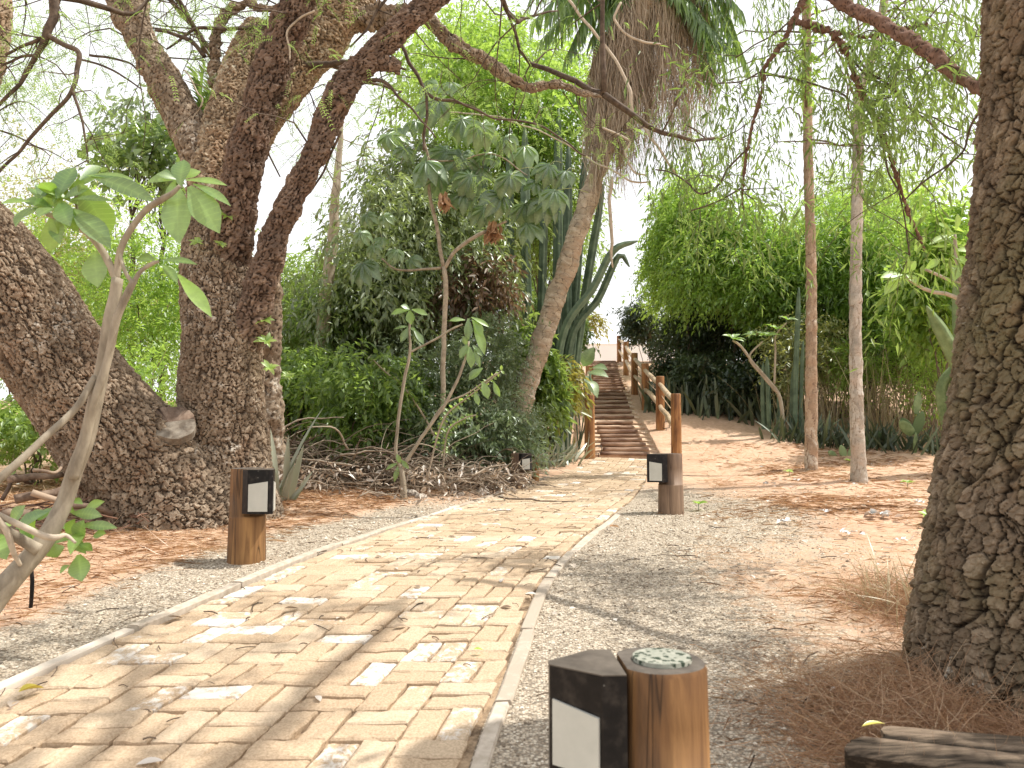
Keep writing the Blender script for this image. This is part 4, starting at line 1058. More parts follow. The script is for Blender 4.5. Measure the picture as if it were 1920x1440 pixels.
RC.append(rlimb([(1900, 190, 3.0, 40), (1855, 172, 3.1, 26), (1800, 145, 3.3, 24), (1740, 95, 3.5, 24), (1690, 65, 3.7, 25), (1630, 30, 3.9, 23), (1570, 2, 4.1, 22), (1480, -60, 4.3, 20)], seed=51))
RC.append(rlimb([(1530, -60, 4.6, 20), (1503, 5, 4.6, 14), (1488, 38, 4.6, 11), (1470, 75, 4.6, 9), (1432, 130, 4.6, 8), (1430, 165, 4.6, 7), (1412, 230, 4.6, 6), (1398, 300, 4.6, 5), (1390, 385, 4.6, 4)], seed=52, res=.005, dep=.001))
RC.append(rlimb([(1486, 36, 4.6, 11), (1520, 48, 4.5, 14), (1560, 62, 4.4, 12), (1590, 105, 4.4, 11), (1608, 160, 4.4, 10), (1640, 220, 4.4, 9), (1672, 300, 4.4, 7), (1700, 390, 4.4, 6), (1735, 470, 4.4, 5)], seed=53, res=.005, dep=.001))
RC.append(rlimb([(1560, 60, 4.4, 7), (1620, 70, 4.4, 6), (1680, 58, 4.3, 6), (1740, 45, 4.2, 5)], seed=54, res=.005, dep=.001))
tm = M(); tips = []
RT = [twig_px(tm, r, .4, 5) for r in (
    [(1590, 80, 4.4, 5), (1640, 140, 4.4, 5), (1700, 190, 4.4, 4), (1760, 250, 4.4, 4), (1810, 290, 4.4, 3)], [(1430, 132, 4.6, 4), (1500, 150, 4.6, 4), (1570, 170, 4.6, 4), (1600, 195, 4.6, 3)],
    [(1430, 132, 4.6, 4), (1390, 150, 4.6, 3), (1345, 155, 4.6, 3)], [(1855, 200, 3.0, 5), (1830, 225, 3.1, 5), (1812, 275, 3.2, 4), (1760, 320, 3.3, 4), (1700, 370, 3.4, 3)],
    [(1398, 280, 4.6, 4), (1370, 310, 4.6, 4), (1320, 362, 4.6, 4), (1270, 330, 4.7, 3), (1230, 320, 4.7, 3)], [(1640, 225, 4.4, 5), (1660, 290, 4.4, 4), (1690, 400, 4.4, 3), (1705, 480, 4.4, 3)],
    [(1390, 352, 4.6, 4), (1340, 380, 4.6, 3), (1300, 395, 4.6, 3)], [(1600, 110, 4.4, 4), (1660, 165, 4.4, 4), (1740, 215, 4.4, 3), (1800, 245, 4.3, 3)], [(1486, 36, 4.6, 4), (1430, 80, 4.7, 3), (1380, 110, 4.7, 3)])]
for C in RC: twigs_from(tm, C[len(C) // 5:], 9, .55, .004, .4, -.1, .7, 2, tips, .15)
for C in RT: twigs_from(tm, C, 6, .4, .0028, .4, -.1, .7, 1, tips, .15)
# crown above the frame: throws the dappled shade
off_tips = []
for k_ in range(6):
    C0 = np.array([tr_top[0], tr_top[1], 0]) + [0, 0, 3.2 + 2.8 * rng.random()]; az = rng.uniform(-2.6, 2.2) if k_ % 3 else rng.uniform(1.6, 3.6); d = norm(np.array([cos(az), sin(az) * .8, .55])); L = 1.6 + 2.4 * rng.random()
    pts = [C0, C0 + d * L * .5 + rng.normal(size=3) * .15, C0 + d * L + rng.normal(size=3) * .3]
    if any(p[2] < 1.25 + .62 * abs(p[1]) and -1 < p[0] / max(p[1], .1) < 1 and p[1] > .3 for p in pts[1:]): continue
    C = tube(tm, pts, [.05, .035, .012], 6, 12, .4, wob=.05); twigs_from(tm, C[3:], 3, .8, .008, .4, 0, .8, 2, off_tips, .12)
tm.build('twigs', MT['twig'], rt)
TP, TD = tipsarr(tips); lm = M()
sp = [(1720, 40, 4.0, 45), (1780, 40, 4.0, 45), (1800, 90, 4.0, 40), (1660, 20, 4.2, 50), (1700, 120, 4.0, 45), (1640, 110, 4.2, 30), (1780, 150, 3.8, 30), (1810, 30, 3.6, 30), (1740, 80, 3.9, 40), (1600, 190, 4.3, 30), (1690, 200, 4.2, 30), (1650, 20, 4.3, 40)]
Q = np.array([at(a + rng.normal() * s_, b + rng.normal() * s_ * .8, c + rng.normal() * .2) for a, b, c, s_ in sp for _ in range(16)])
A_ = np.vstack([TP, Q]); keep = A_[:, 1] > 2.2; A_ = A_[keep]
sprays(lm, A_, rdir(len(A_)) * .6 + [0, 0, -.5], .20, 6, .075, .013, .5, .6, .5 + .4 * fbm(A_ * 1.5, 5, 2), .4)
OP, OD = tipsarr(off_tips)
SD_ = norm(np.array([.80, .18, 1.45]))
for (gx_, gy_, sx_, sy_, n_, t_) in ((-.35, 3.0, .40, .11, 190, 3.3), (-1.0, 1.9, .55, .14, 200, 3.0), (.2, 1.95, .5, .14, 150, 2.9), (.55, 2.5, .35, .14, 50, 3.0), (-.75, 4.15, .35, .10, 20, 4.6), (.9, 5.1, .7, .2, 20, 5.0), (.4, 6.4, .6, .15, 20, 6.0), (-1.9, 3.4, .4, .2, 40, 4.4), (1.3, 1.9, .5, .25, 80, 2.8)):  # unseen leaf clumps set along the sun ray to shade chosen ground
    for _ in range(n_):
        g_ = np.array([gx_ + sx_ * rng.normal(), gy_ + sy_ * rng.normal(), float(gz(gx_, gy_))]); OP = np.vstack([OP, (g_ + SD_ * (t_ + .25 * rng.normal()))[None]])
vis = (OP[:, 2] < CZ + .55 + .66 * OP[:, 1]) & (OP[:, 1] > .3) & (np.abs(OP[:, 0]) < .85 * OP[:, 1] + .4)
OP = OP[~vis]
sprays(lm, OP, rdir(len(OP)) * .8 + [0, 0, -.3], .3, 9, .11, .030, .4, .8, .5, .5)
lm.build('foliage', MT['lf_willow'], rt)

# --- two slender pale trunks ---------------------------------------------
def slender(label, rows, mat, vine, leafs, seed):
    P, R = limb(rows); q = thing('slender_tree', label, 'tree', G(P[1][0], P[1][1]), 'slender pale trunked trees on the right')
    m = M(); C = bark_tube(m, P, R, .008, .05, .30, .0022, seed, .013, crk=.10); m.build('trunk', mat, q)
    tm = M(); tips = []; n = len(C)
    for f in np.linspace(.60, 1, 15):
        c = C[int(f * (n - 1))]
        d = norm(np.array([rng.normal(), rng.normal() * .8, .35])); L = .9 + 1.0 * rng.random()
        pts = [c, c + d * L * .5, c + d * L + [0, 0, -.15], c + d * L * 1.3 + [0, 0, -.55]]
        B = tube(tm, pts, [.016, .011, .007, .003], 5, 12, .6, wob=.04); twigs_from(tm, B[3:], 5, .6, .003, .5, -.5, .5, 2, tips, .35)
    tm.build('twigs', MT['twig'], q)
    TP, TD = tipsarr(tips); extra = np.array([at(a + rng.normal() * s_, b + rng.normal() * s_, c + rng.normal() * .4) for a, b, c, s_, k in leafs for _ in range(k)])
    A_ = np.vstack([TP, extra]); kp_ = (fbm(A_ * .9, 15, 2) > .02) & (rng.random(len(A_)) < .44); kp_[-sum(q_[4] for q_ in leafs):] |= rng.random(sum(q_[4] for q_ in leafs)) < .6; A_ = A_[kp_]; lm = M()
    sprays(lm, A_, rdir(len(A_)) * .5 + [0, 0, -.9], .34, 8, .125, .019, .8, .5, .45 + .5 * fbm(A_, 15, 2), .4)
    lm.build('foliage', MT['lf_willow'], q)
    if vine:
        vm = M(); k = int(n * .66); idx = rng.integers(k, n, 130)
        pos = C[idx] + rng.normal(size=(130, 3)) * .05 + [0, -.06, 0]; sprays(vm, pos, rdir(130), .12, 5, .085, .045, .4, .8, .6, .5); vm.build('climbing_vine', MT['lf_bright'], q)
slender('slender straight tan trunk with a climbing vine near its top', [(1521, 905, 10.2, 30), (1521, 867, 10.2, 24), (1521, 700, 10.2, 21), (1521, 500, 10.2, 19), (1516, 330, 10.2, 18), (1513, 150, 10.2, 17), (1512, 0, 10.2, 16), (1510, -140, 10.2, 14)],
        MT['bark_tan'], True, [(1460, 90, 10, 40, 12), (1420, 200, 10, 40, 16), (1450, 270, 10, 35, 10), (1330, 250, 9.6, 50, 50), (1270, 240, 9.3, 40, 60), (1300, 290, 9.3, 35, 40), (1350, 120, 10., 40, 12), (1300, 330, 10, 40, 10), (1560, 260, 10., 35, 9)], 61)
slender('slender pale mottled trunk kinked near the top right of the pair', [(1611, 945, 8.9, 36), (1611, 908, 8.9, 29), (1606, 780, 8.9, 25), (1604, 600, 8.9, 22), (1606, 430, 8.9, 21), (1609, 250, 8.9, 20), (1612, 175, 8.9, 19), (1640, 90, 8.9, 16), (1655, 20, 8.9, 15), (1670, -90, 8.9, 13)],
        MT['bark_pale'], False, [(1690, 150, 9, 40, 20), (1720, 230, 9., 40, 14), (1580, 130, 9, 40, 10), (1800, 100, 9, 50, 22), (1790, 200, 9, 40, 9), (1570, 270, 9, 30, 8), (1640, 250, 9, 40, 12)], 62)

# --- leaning palm with a skirt of dead fronds ------------------------------
P, R = limb([(930, 915, 9.6, 46), (965, 790, 9.65, 42), (1015, 640, 9.7, 38), (1062, 500, 9.75, 37), (1105, 370, 9.8, 36), (1140, 255, 9.8, 40), (1165, 160, 9.8, 44), (1190, 60, 9.8, 48), (1215, -40, 9.8, 52)])
pt = thing('leaning_palm', 'leaning ringed palm trunk wearing a brown skirt of dead fronds', 'palm', G(P[0][0], P[0][1]))
m = M(); C = bark_tube(m, P, R, .008, .16, .075, .016, 71, .05, ring=True, crk=.08); m.build('trunk', MT['bark_palm'], pt)
crown = P[-1]
def skirt(c0, px_end, py_end, n, spread, w=.0055):
    """one dead frond: hanging rachis with many limp strands"""
    m = M(); e = at(px_end, py_end, 9.6 + .5 * rng.random()); mid = (c0 + e) / 2 + np.array([(e[0] - c0[0]) * .3, -.1, .25])
    Cc = tube(m, [c0, mid, e], [.018, .010, .003], 5, 20, .4)
    t = rng.random(n) ** .8; base_ = np.stack([np.interp(t * 19, np.arange(20), Cc[:, q]) for q in range(3)], 1) + rng.normal(size=(n, 3)) * .03
    L = (.35 + .75 * rng.random(n)); K = 5; s_ = np.linspace(0, 1, K)
    dx = rng.normal(size=n) * spread; dy = rng.normal(size=n) * spread
    wob = rng.normal(size=(n, 2)) * .05
    pth = base_[:, None] + np.stack([dx[:, None] * s_ ** .7 * L[:, None] + wob[:, :1] * np.sin(s_ * 5), dy[:, None] * s_ ** .7 * L[:, None] + wob[:, 1:] * np.sin(s_ * 4), -L[:, None] * s_ + 0 * s_], -1)
    off = norm(np.stack([rng.normal(size=n), rng.normal(size=n) * .5, 0 * dx], 1)) * w
    wd = (1 - s_ * .8)[None, :, None]
    V = np.stack([pth - off[:, None] * wd, pth + off[:, None] * wd], 2).reshape(-1, 3)
    b_ = np.arange(n)[:, None, None] * K * 2; k_ = np.arange(K - 1)[None, :, None] * 2
    q = (b_ + k_ + np.array([0, 1, 3, 2])[None, None]).reshape(-1, 4)
    m.add(V, q, None, np.repeat(np.clip(.5 + .25 * rng.normal(size=n), 0, 1), K * 2)); m.build('dead_frond', MT['dry'], pt)
for (a, b, n_, sp_, f) in ((1125, 150, 360, .10, .86), (1110, 215, 240, .07, .92), (1150, 120, 380, .10, .95), (1165, 200, 380, .12, .95), (1185, 190, 380, .10, .98), (1205, 150, 420, .12, 1), (1180, 280, 300, .14, .9), (1215, 255, 320, .14, .97),
                           (1240, 200, 260, .12, 1), (1275, 110, 320, .08, 1), (1300, 90, 320, .07, 1), (1310, 190, 240, .10, 1), (1250, 90, 300, .08, 1), (1225, 60, 320, .08, 1), (1108, 265, 300, .08, .84), (1120, 330, 260, .10, .85), (1135, 240, 320, .10, .90), (1160, 330, 240, .10, .9), (1330, 170, 240, .08, 1), (1320, 60, 300, .07, 1), (1290, 260, 220, .1, 1), (1265, 240, 200, .14, 1), (1100, 300, 80, .06, .92), (1190, 90, 300, .08, 1), (1150, 60, 300, .08, 1)):
    c0 = np.array([np.interp(f, np.linspace(0, 1, len(C)), C[:, q]) for q in range(3)])
    skirt(c0, a, b - 40, n_, sp_)
def frond(c0, px_m, py_m, px_e, py_e, n=44, L=.42, w=.028, dY=0., par=None, mat=None, hang=.8, a0=.45, Y=9.8):
    m = M(); mid = at(px_m, py_m, Y + dY * .5); e = at(px_e, py_e, Y + dY); Cc = tube(m, [c0, mid, e], [.02, .012, .004], 5, 40, .5)
    T = norm(np.gradient(Cc, axis=0)); t = np.linspace(.12, 1, n); i_ = np.clip((t * 39).astype(int), 0, 39)
    for sg in (-1, 1):
        s_ = norm(np.cross(T[i_], [0, 0, 1.])) * sg; d = s_ + T[i_] * .6 + rng.normal(size=(n, 3)) * .12; d[:, 2] -= hang
        blades(m, Cc[i_], d, np.tile([0, 0, 1.], (n, 1)) + rng.normal(size=(n, 3)) * .2, L * (1 - .5 * np.abs(t - .45)), w, .35, .1, np.clip(a0 + .2 * rng.normal(size=n), 0, 1), 'strap')
    return m.build('frond', mat or MT['lf_palm'], par if par is not None else pt)
for a in ((1120, -60, 1030, 30), (1110, -20, 1040, 70), (1140, -90, 1000, -10), (1150, -20, 1085, 60), (1290, -30, 1350, 60), (1310, -60, 1390, 20), (1280, 0, 1330, 110), (1250, -110, 1310, -40), (1180, -130, 1120, -90), (1260, -20, 1370, 90), (1220, -120, 1240, -200), (1080, -80, 1060, 20), (1300, 10, 1352, 120), (1320, -20, 1382, 90), (1300, 20, 1335, 150), (1100, -10, 1015, 75), (1120, 0, 1065, 100), (1090, -40, 1000, 40), (1330, -40, 1400, 120), (1150, 0, 1110, 70)):
    frond(crown, *a, dY=-.25 + rng.normal() * .35)
vm = M()
for r in ([(1060, -10, 9.2, 6), (1100, 45, 9.2, 6), (1145, 100, 9.2, 6), (1175, 155, 9.2, 7), (1185, 205, 9.2, 7), (1215, 250, 9.2, 6), (1240, 285, 9.2, 5), (1270, 330, 9.3, 4)],
          [(1165, 5, 9.1, 5), (1150, 35, 9.1, 5), (1170, 60, 9.1, 5), (1200, 78, 9.1, 5), (1240, 82, 9.1, 4)], [(1130, 240, 9.1, 4), (1180, 262, 9.1, 5), (1172, 285, 9.1, 4), (1185, 320, 9.1, 4), (1215, 330, 9.1, 3)],
          [(1105, 300, 9.3, 4), (1150, 320, 9.2, 4), (1190, 342, 9.2, 4), (1220, 340, 9.2, 3)], [(1145, 330, 9.4, 6), (1144, 400, 9.4, 7), (1146, 470, 9.4, 6), (1150, 500, 9.4, 3)],
          [(800, 210, 9., 3), (900, 215, 9., 3), (1000, 240, 9., 3), (1110, 298, 9.2, 3)]):
    twig_px(vm, r, .8, 5)
vm.build('liana', MT['twig_pale'], pt)
# ---------------------------------------------------------------- shrubs and background trees
def shrub(label, px, Y, rx, ry, h, z0, n, k, L, W, mat, name='shrub', cat='shrub', group=None, tl=.3, droop=.4, lift=0., stems=9, stemr=.012, stem_mat=None, X0=None, spread=.9, shell=.45, avar=.35, trunk=None, lump=.5):
    x0 = (px - 960) / F * Y if X0 is None else X0
    g = float(gz(x0, Y)); root = thing(name, label, cat, (x0, Y, g), group)
    # lobed volume: several overlapping leaf masses of different size
    nl = max(5, int(7 * rx)); lob = []
    for _ in range(nl):
        u = rdir(1)[0]; u[2] = abs(u[2]) * 1.1 - .35
        lob.append((u * np.array([rx, ry, (h - z0) * .5]) * rng.uniform(.25, .75), rng.uniform(.35, .62)))
    cen = np.array([x0, Y, g + (h + z0) / 2]); P = []
    for c, s_ in lob:
        q = rdir(n // nl + 1); r = (shell + (1 - shell) * rng.random(len(q)) ** .6)[:, None]
        P.append(cen + c + q * r * np.array([rx, ry, (h - z0) * .5]) * s_)
    P = np.vstack(P); nz = fbm(P * 1.4, rng.integers(1000), 3)
    kp = (nz > -.28 * (1 + lump)) & (P[:, 2] > gz(P[:, 0], P[:, 1]) + .03); P = P[kp]; nz = nz[kp]
    kx = rng.integers(0, len(P), max(6, len(P) // 22)); q_ = P[kx] - cen; up_ = q_[:, 2] > -.1 * (h - z0)
    for st_ in (1.12, 1.26, 1.40):
        P = np.vstack([P, cen + q_[up_] * st_ + rng.normal(size=(up_.sum(), 3)) * .05]); nz = np.append(nz, nz[kx[up_]])
    D = norm((P - cen) / np.array([rx, ry, h - z0]) * 2 + rng.normal(size=P.shape) * .6 + [0, 0, lift])
    sm = M(); ends = P[rng.integers(0, len(P), stems)]
    for e in ends:
        b = np.array([x0 + rng.normal() * rx * .12, Y + rng.normal() * ry * .12, 0]); b[2] = float(gz(b[0], b[1])) - .05
        if trunk: b = np.array([x0, Y, g + h * trunk])
        mid = b * .45 + e * .55 + np.array([rng.normal() * rx * .1, rng.normal() * ry * .1, .15 * (e[2] - b[2])])
        C_ = tube(sm, [b, mid, e], [stemr, stemr * .7, stemr * .2], 5, 14, rng.random(), wob=.04)
        for _k in range(3):
            c = C_[rng.integers(5, 14)]; dd = rdir(1)[0] * .35 * rx; dd[2] = abs(dd[2]); tube(sm, [c, c + dd * .6, c + dd + [0, 0, .05]], [stemr * .4, stemr * .3, stemr * .12], 4, 6, rng.random(), cap=False)
    if trunk:
        tb = np.array([x0, Y, g - .1]); tp = np.array([x0, Y, g + h * trunk]); tube(sm, [tb, (tb + tp) / 2 + [.06, 0, 0], tp], [stemr * 4.5, stemr * 3.6, stemr * 2.6], 10, 14, .4, wob=.06)
    sm.build('trunk' if trunk else 'stems', stem_mat or MT['twig'], root)
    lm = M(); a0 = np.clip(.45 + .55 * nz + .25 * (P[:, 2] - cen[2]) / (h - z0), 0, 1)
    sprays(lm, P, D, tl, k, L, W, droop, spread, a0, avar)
    lm.build('foliage', mat, root); return root
B, MID, DK, OL, GR, BR = MT['lf_bright'], MT['lf_mid'], MT['lf_dark'], MT['lf_olive'], MT['lf_grey'], MT['lf_brownish']
# left thicket
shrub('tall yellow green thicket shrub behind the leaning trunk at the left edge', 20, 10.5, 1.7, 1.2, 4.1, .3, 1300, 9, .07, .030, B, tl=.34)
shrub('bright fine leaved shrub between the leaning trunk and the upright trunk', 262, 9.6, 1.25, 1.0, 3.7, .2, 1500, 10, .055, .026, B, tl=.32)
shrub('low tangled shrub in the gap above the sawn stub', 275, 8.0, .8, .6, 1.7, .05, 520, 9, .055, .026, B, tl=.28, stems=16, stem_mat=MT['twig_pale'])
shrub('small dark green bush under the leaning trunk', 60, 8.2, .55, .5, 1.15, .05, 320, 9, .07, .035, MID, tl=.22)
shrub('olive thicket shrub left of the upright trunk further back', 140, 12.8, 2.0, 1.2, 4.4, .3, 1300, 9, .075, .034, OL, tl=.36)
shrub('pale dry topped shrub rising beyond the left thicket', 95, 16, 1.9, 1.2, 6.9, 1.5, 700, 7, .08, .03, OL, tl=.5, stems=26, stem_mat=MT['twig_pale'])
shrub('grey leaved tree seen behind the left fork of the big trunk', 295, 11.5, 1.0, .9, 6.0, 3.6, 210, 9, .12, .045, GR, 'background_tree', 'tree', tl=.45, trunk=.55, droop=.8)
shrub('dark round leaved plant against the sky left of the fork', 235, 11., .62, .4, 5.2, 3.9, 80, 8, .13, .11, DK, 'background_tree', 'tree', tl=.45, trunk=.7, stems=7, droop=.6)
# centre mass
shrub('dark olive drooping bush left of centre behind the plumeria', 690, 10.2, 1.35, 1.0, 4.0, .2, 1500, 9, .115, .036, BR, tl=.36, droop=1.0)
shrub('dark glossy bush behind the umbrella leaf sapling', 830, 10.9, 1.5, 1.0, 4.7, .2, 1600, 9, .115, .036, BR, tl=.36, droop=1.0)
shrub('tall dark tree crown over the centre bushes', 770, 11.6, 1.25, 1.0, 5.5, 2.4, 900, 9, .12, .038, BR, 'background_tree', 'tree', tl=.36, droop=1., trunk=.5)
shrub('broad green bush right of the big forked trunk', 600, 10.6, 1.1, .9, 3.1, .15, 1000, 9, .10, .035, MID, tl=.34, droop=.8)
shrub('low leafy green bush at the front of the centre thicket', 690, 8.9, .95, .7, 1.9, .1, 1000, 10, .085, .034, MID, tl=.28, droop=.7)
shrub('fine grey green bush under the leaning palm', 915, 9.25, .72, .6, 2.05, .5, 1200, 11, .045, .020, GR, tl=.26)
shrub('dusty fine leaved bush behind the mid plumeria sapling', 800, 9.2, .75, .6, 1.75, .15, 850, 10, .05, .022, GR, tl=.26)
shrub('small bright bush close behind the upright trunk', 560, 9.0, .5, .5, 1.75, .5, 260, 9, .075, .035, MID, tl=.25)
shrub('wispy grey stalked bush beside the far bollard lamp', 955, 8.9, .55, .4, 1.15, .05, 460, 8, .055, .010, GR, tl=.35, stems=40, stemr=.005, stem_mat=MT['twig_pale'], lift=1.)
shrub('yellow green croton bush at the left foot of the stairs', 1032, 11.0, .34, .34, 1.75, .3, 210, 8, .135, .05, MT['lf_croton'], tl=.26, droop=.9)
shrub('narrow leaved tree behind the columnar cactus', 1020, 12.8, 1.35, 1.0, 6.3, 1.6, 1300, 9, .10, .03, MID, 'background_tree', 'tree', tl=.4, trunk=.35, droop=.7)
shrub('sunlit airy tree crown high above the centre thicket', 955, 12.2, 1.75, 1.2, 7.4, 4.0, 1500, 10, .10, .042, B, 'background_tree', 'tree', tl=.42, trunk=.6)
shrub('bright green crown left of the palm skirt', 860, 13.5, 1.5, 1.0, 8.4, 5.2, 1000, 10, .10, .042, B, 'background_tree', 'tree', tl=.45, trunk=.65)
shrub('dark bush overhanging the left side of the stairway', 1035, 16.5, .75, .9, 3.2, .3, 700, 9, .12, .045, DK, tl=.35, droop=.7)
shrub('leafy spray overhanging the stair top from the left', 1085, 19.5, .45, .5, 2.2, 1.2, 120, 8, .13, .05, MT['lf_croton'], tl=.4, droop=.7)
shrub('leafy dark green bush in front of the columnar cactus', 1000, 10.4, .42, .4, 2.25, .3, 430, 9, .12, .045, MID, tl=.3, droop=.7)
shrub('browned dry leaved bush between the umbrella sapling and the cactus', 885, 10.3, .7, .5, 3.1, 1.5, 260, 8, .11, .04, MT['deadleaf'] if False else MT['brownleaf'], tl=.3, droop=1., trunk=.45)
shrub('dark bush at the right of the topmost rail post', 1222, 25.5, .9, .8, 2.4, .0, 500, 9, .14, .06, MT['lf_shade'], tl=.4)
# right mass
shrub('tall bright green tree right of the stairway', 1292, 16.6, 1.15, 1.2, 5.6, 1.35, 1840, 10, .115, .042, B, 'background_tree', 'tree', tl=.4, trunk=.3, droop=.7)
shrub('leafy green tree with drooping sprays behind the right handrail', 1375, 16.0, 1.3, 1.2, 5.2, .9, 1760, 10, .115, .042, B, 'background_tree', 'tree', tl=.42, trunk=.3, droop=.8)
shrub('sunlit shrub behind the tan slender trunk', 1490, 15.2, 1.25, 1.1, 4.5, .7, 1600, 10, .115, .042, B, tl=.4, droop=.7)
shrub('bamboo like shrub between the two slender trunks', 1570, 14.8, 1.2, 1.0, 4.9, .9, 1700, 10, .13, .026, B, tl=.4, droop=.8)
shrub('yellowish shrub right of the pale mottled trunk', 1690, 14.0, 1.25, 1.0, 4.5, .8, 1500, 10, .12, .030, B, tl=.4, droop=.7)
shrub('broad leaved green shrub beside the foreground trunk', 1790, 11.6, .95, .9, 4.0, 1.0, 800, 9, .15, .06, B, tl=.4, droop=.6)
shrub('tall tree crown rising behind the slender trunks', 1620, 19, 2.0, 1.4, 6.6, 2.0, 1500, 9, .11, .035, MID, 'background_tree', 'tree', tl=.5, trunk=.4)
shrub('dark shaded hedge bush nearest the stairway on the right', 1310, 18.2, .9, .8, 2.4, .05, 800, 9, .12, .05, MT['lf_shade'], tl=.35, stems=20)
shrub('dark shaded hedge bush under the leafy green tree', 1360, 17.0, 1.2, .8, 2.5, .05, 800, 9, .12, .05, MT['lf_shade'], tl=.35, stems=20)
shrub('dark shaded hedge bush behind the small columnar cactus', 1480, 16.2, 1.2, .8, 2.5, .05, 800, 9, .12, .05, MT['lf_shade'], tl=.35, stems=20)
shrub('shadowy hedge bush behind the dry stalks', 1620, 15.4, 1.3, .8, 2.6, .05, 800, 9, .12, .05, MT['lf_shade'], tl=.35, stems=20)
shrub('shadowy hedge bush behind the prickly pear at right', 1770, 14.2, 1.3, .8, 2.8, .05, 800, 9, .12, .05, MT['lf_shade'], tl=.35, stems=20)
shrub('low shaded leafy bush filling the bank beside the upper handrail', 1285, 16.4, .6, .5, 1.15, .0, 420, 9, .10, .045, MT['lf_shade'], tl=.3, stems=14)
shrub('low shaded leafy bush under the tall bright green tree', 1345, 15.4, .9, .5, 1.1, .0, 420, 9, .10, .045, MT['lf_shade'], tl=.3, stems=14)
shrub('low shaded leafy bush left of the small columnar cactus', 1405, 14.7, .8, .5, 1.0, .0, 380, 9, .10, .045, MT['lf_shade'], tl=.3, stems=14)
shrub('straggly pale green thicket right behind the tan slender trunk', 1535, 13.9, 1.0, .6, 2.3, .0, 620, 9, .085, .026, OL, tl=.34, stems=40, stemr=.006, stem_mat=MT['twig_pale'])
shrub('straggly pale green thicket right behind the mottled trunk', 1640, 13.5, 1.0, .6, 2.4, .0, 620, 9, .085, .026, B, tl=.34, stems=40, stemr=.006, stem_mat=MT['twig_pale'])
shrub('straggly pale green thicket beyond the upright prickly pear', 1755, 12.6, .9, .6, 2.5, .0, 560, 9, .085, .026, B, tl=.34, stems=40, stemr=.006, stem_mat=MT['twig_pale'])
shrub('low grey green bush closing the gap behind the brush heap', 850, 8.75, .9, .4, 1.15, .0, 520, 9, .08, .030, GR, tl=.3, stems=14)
shrub('leafy green bush between the dark bushes and the upright trunk', 590, 9.6, .7, .5, 1.6, .0, 420, 9, .095, .045, MID, tl=.3, stems=14)
# far background trees
for (px, Y, rx, h, lb) in ((-40, 24, 3.2, 6.5, 'hazy far tree at the extreme left beyond the thicket'), (190, 25, 3.0, 6.0, 'hazy far tree between the leaning and upright trunks'), (470, 23, 2.6, 5.6, 'hazy far tree right behind the upright trunk'),
                           (640, 22, 2.4, 5.4, 'far tree behind the dark bushes left of centre'), (850, 20, 2.6, 6.6, 'far tree behind the umbrella leaf sapling'), (985, 20, 1.9, 7.2, 'far tree behind the leaning palm'),
                           (1345, 22, 2.2, 5.6, 'far tree behind the bright green tree at the stairway'), (1500, 22, 2.4, 4.9, 'far tree low behind the tan slender trunk'), (1760, 21, 2.6, 5.2, 'far tree beside the foreground trunk')):
    shrub(lb, px, Y, rx, 1.6, h, .3, 1300, 9, .15, .06, MID if px < 1200 else B, 'background_tree', 'tree', 'trees beyond the thicket', tl=.55, trunk=.3, droop=.6, stemr=.02)

# strap leaved clumps and dry grass
def clump(label, pts, n, L, W, mat, name, cat, group=None, splay=.35, droop=.25, part='leaves', prof='strap', r=.16, a=.5):
    pts = np.array(pts); c = pts.mean(0); root = thing(name, label, cat, (c[0], c[1], float(gz(c[0], c[1]))), group); m = M()
    i = rng.integers(0, len(pts), n); xy = pts[i][:, :2] + rng.normal(size=(n, 2)) * r; P = np.column_stack([xy, gz(xy[:, 0], xy[:, 1]) - .02])
    D = np.column_stack([rng.normal(size=n) * splay, rng.normal(size=n) * splay, np.ones(n)]); up = np.column_stack([rng.normal(size=n), rng.normal(size=n) - .4, .2 * rng.normal(size=n)])
    blades(m, P, D, up, L * (.55 + .7 * rng.random(n)), W * (.7 + .5 * rng.random(n)), droop * rng.random(n), .12, np.clip(a + .25 * rng.normal(size=n), 0, 1), prof)
    m.build(part, mat, root); return root
def xy(px, Y): return ((px - 960) / F * Y, Y)
for (px, Y, lb) in ((1262, 15.4, 'dark sword leaved clump nearest the handrail'), (1315, 15.0, 'dark sword leaved clump under the bright green tree'), (1365, 14.7, 'dark sword leaved clump in the deep shade right of centre'), (1430, 14.3, 'dark sword leaved clump beside the small cactus')):
    clump(lb, [xy(px + q, Y + .25 * (j % 2)) for j, q in enumerate((-35, -15, 5, 25))], 90, .75, .06, MT['lf_snake'], 'snake_plant', 'snake plant', 'sword leaved plants along the right bank', .28, .25, r=.16, a=.25)
for (px, Y, lb, n_) in ((1500, 12.7, 'grey strappy clump at the foot of the tan slender trunk', 70), (1560, 12.4, 'dark strappy clump between the slender trunks', 80), (1665, 12.0, 'strappy clump right of the pale mottled trunk', 80), (1780, 11.3, 'strappy clump close to the foreground trunk', 70)):
    clump(lb, [xy(px + q, Y) for q in (-30, 0, 30)], n_, .55, .045, MT['lf_snake'], 'snake_plant', 'snake plant', 'sword leaved plants along the right bank', .5, .45, r=.15, a=.4)
clump('grey white strappy plant at the left foot of the stairway', [xy(1045, 10.9), xy(1015, 10.6), xy(1062, 11.1)], 90, .5, .035, MT['lf_agave'], 'snake_plant', 'snake plant', None, .7, .6, r=.12, a=.7)
sw = thing('sword_leaf_plant', 'tall grey sword leaf plant behind the amber bollard lamp', 'plant', G(*xy(535, 6.7))); m = M()
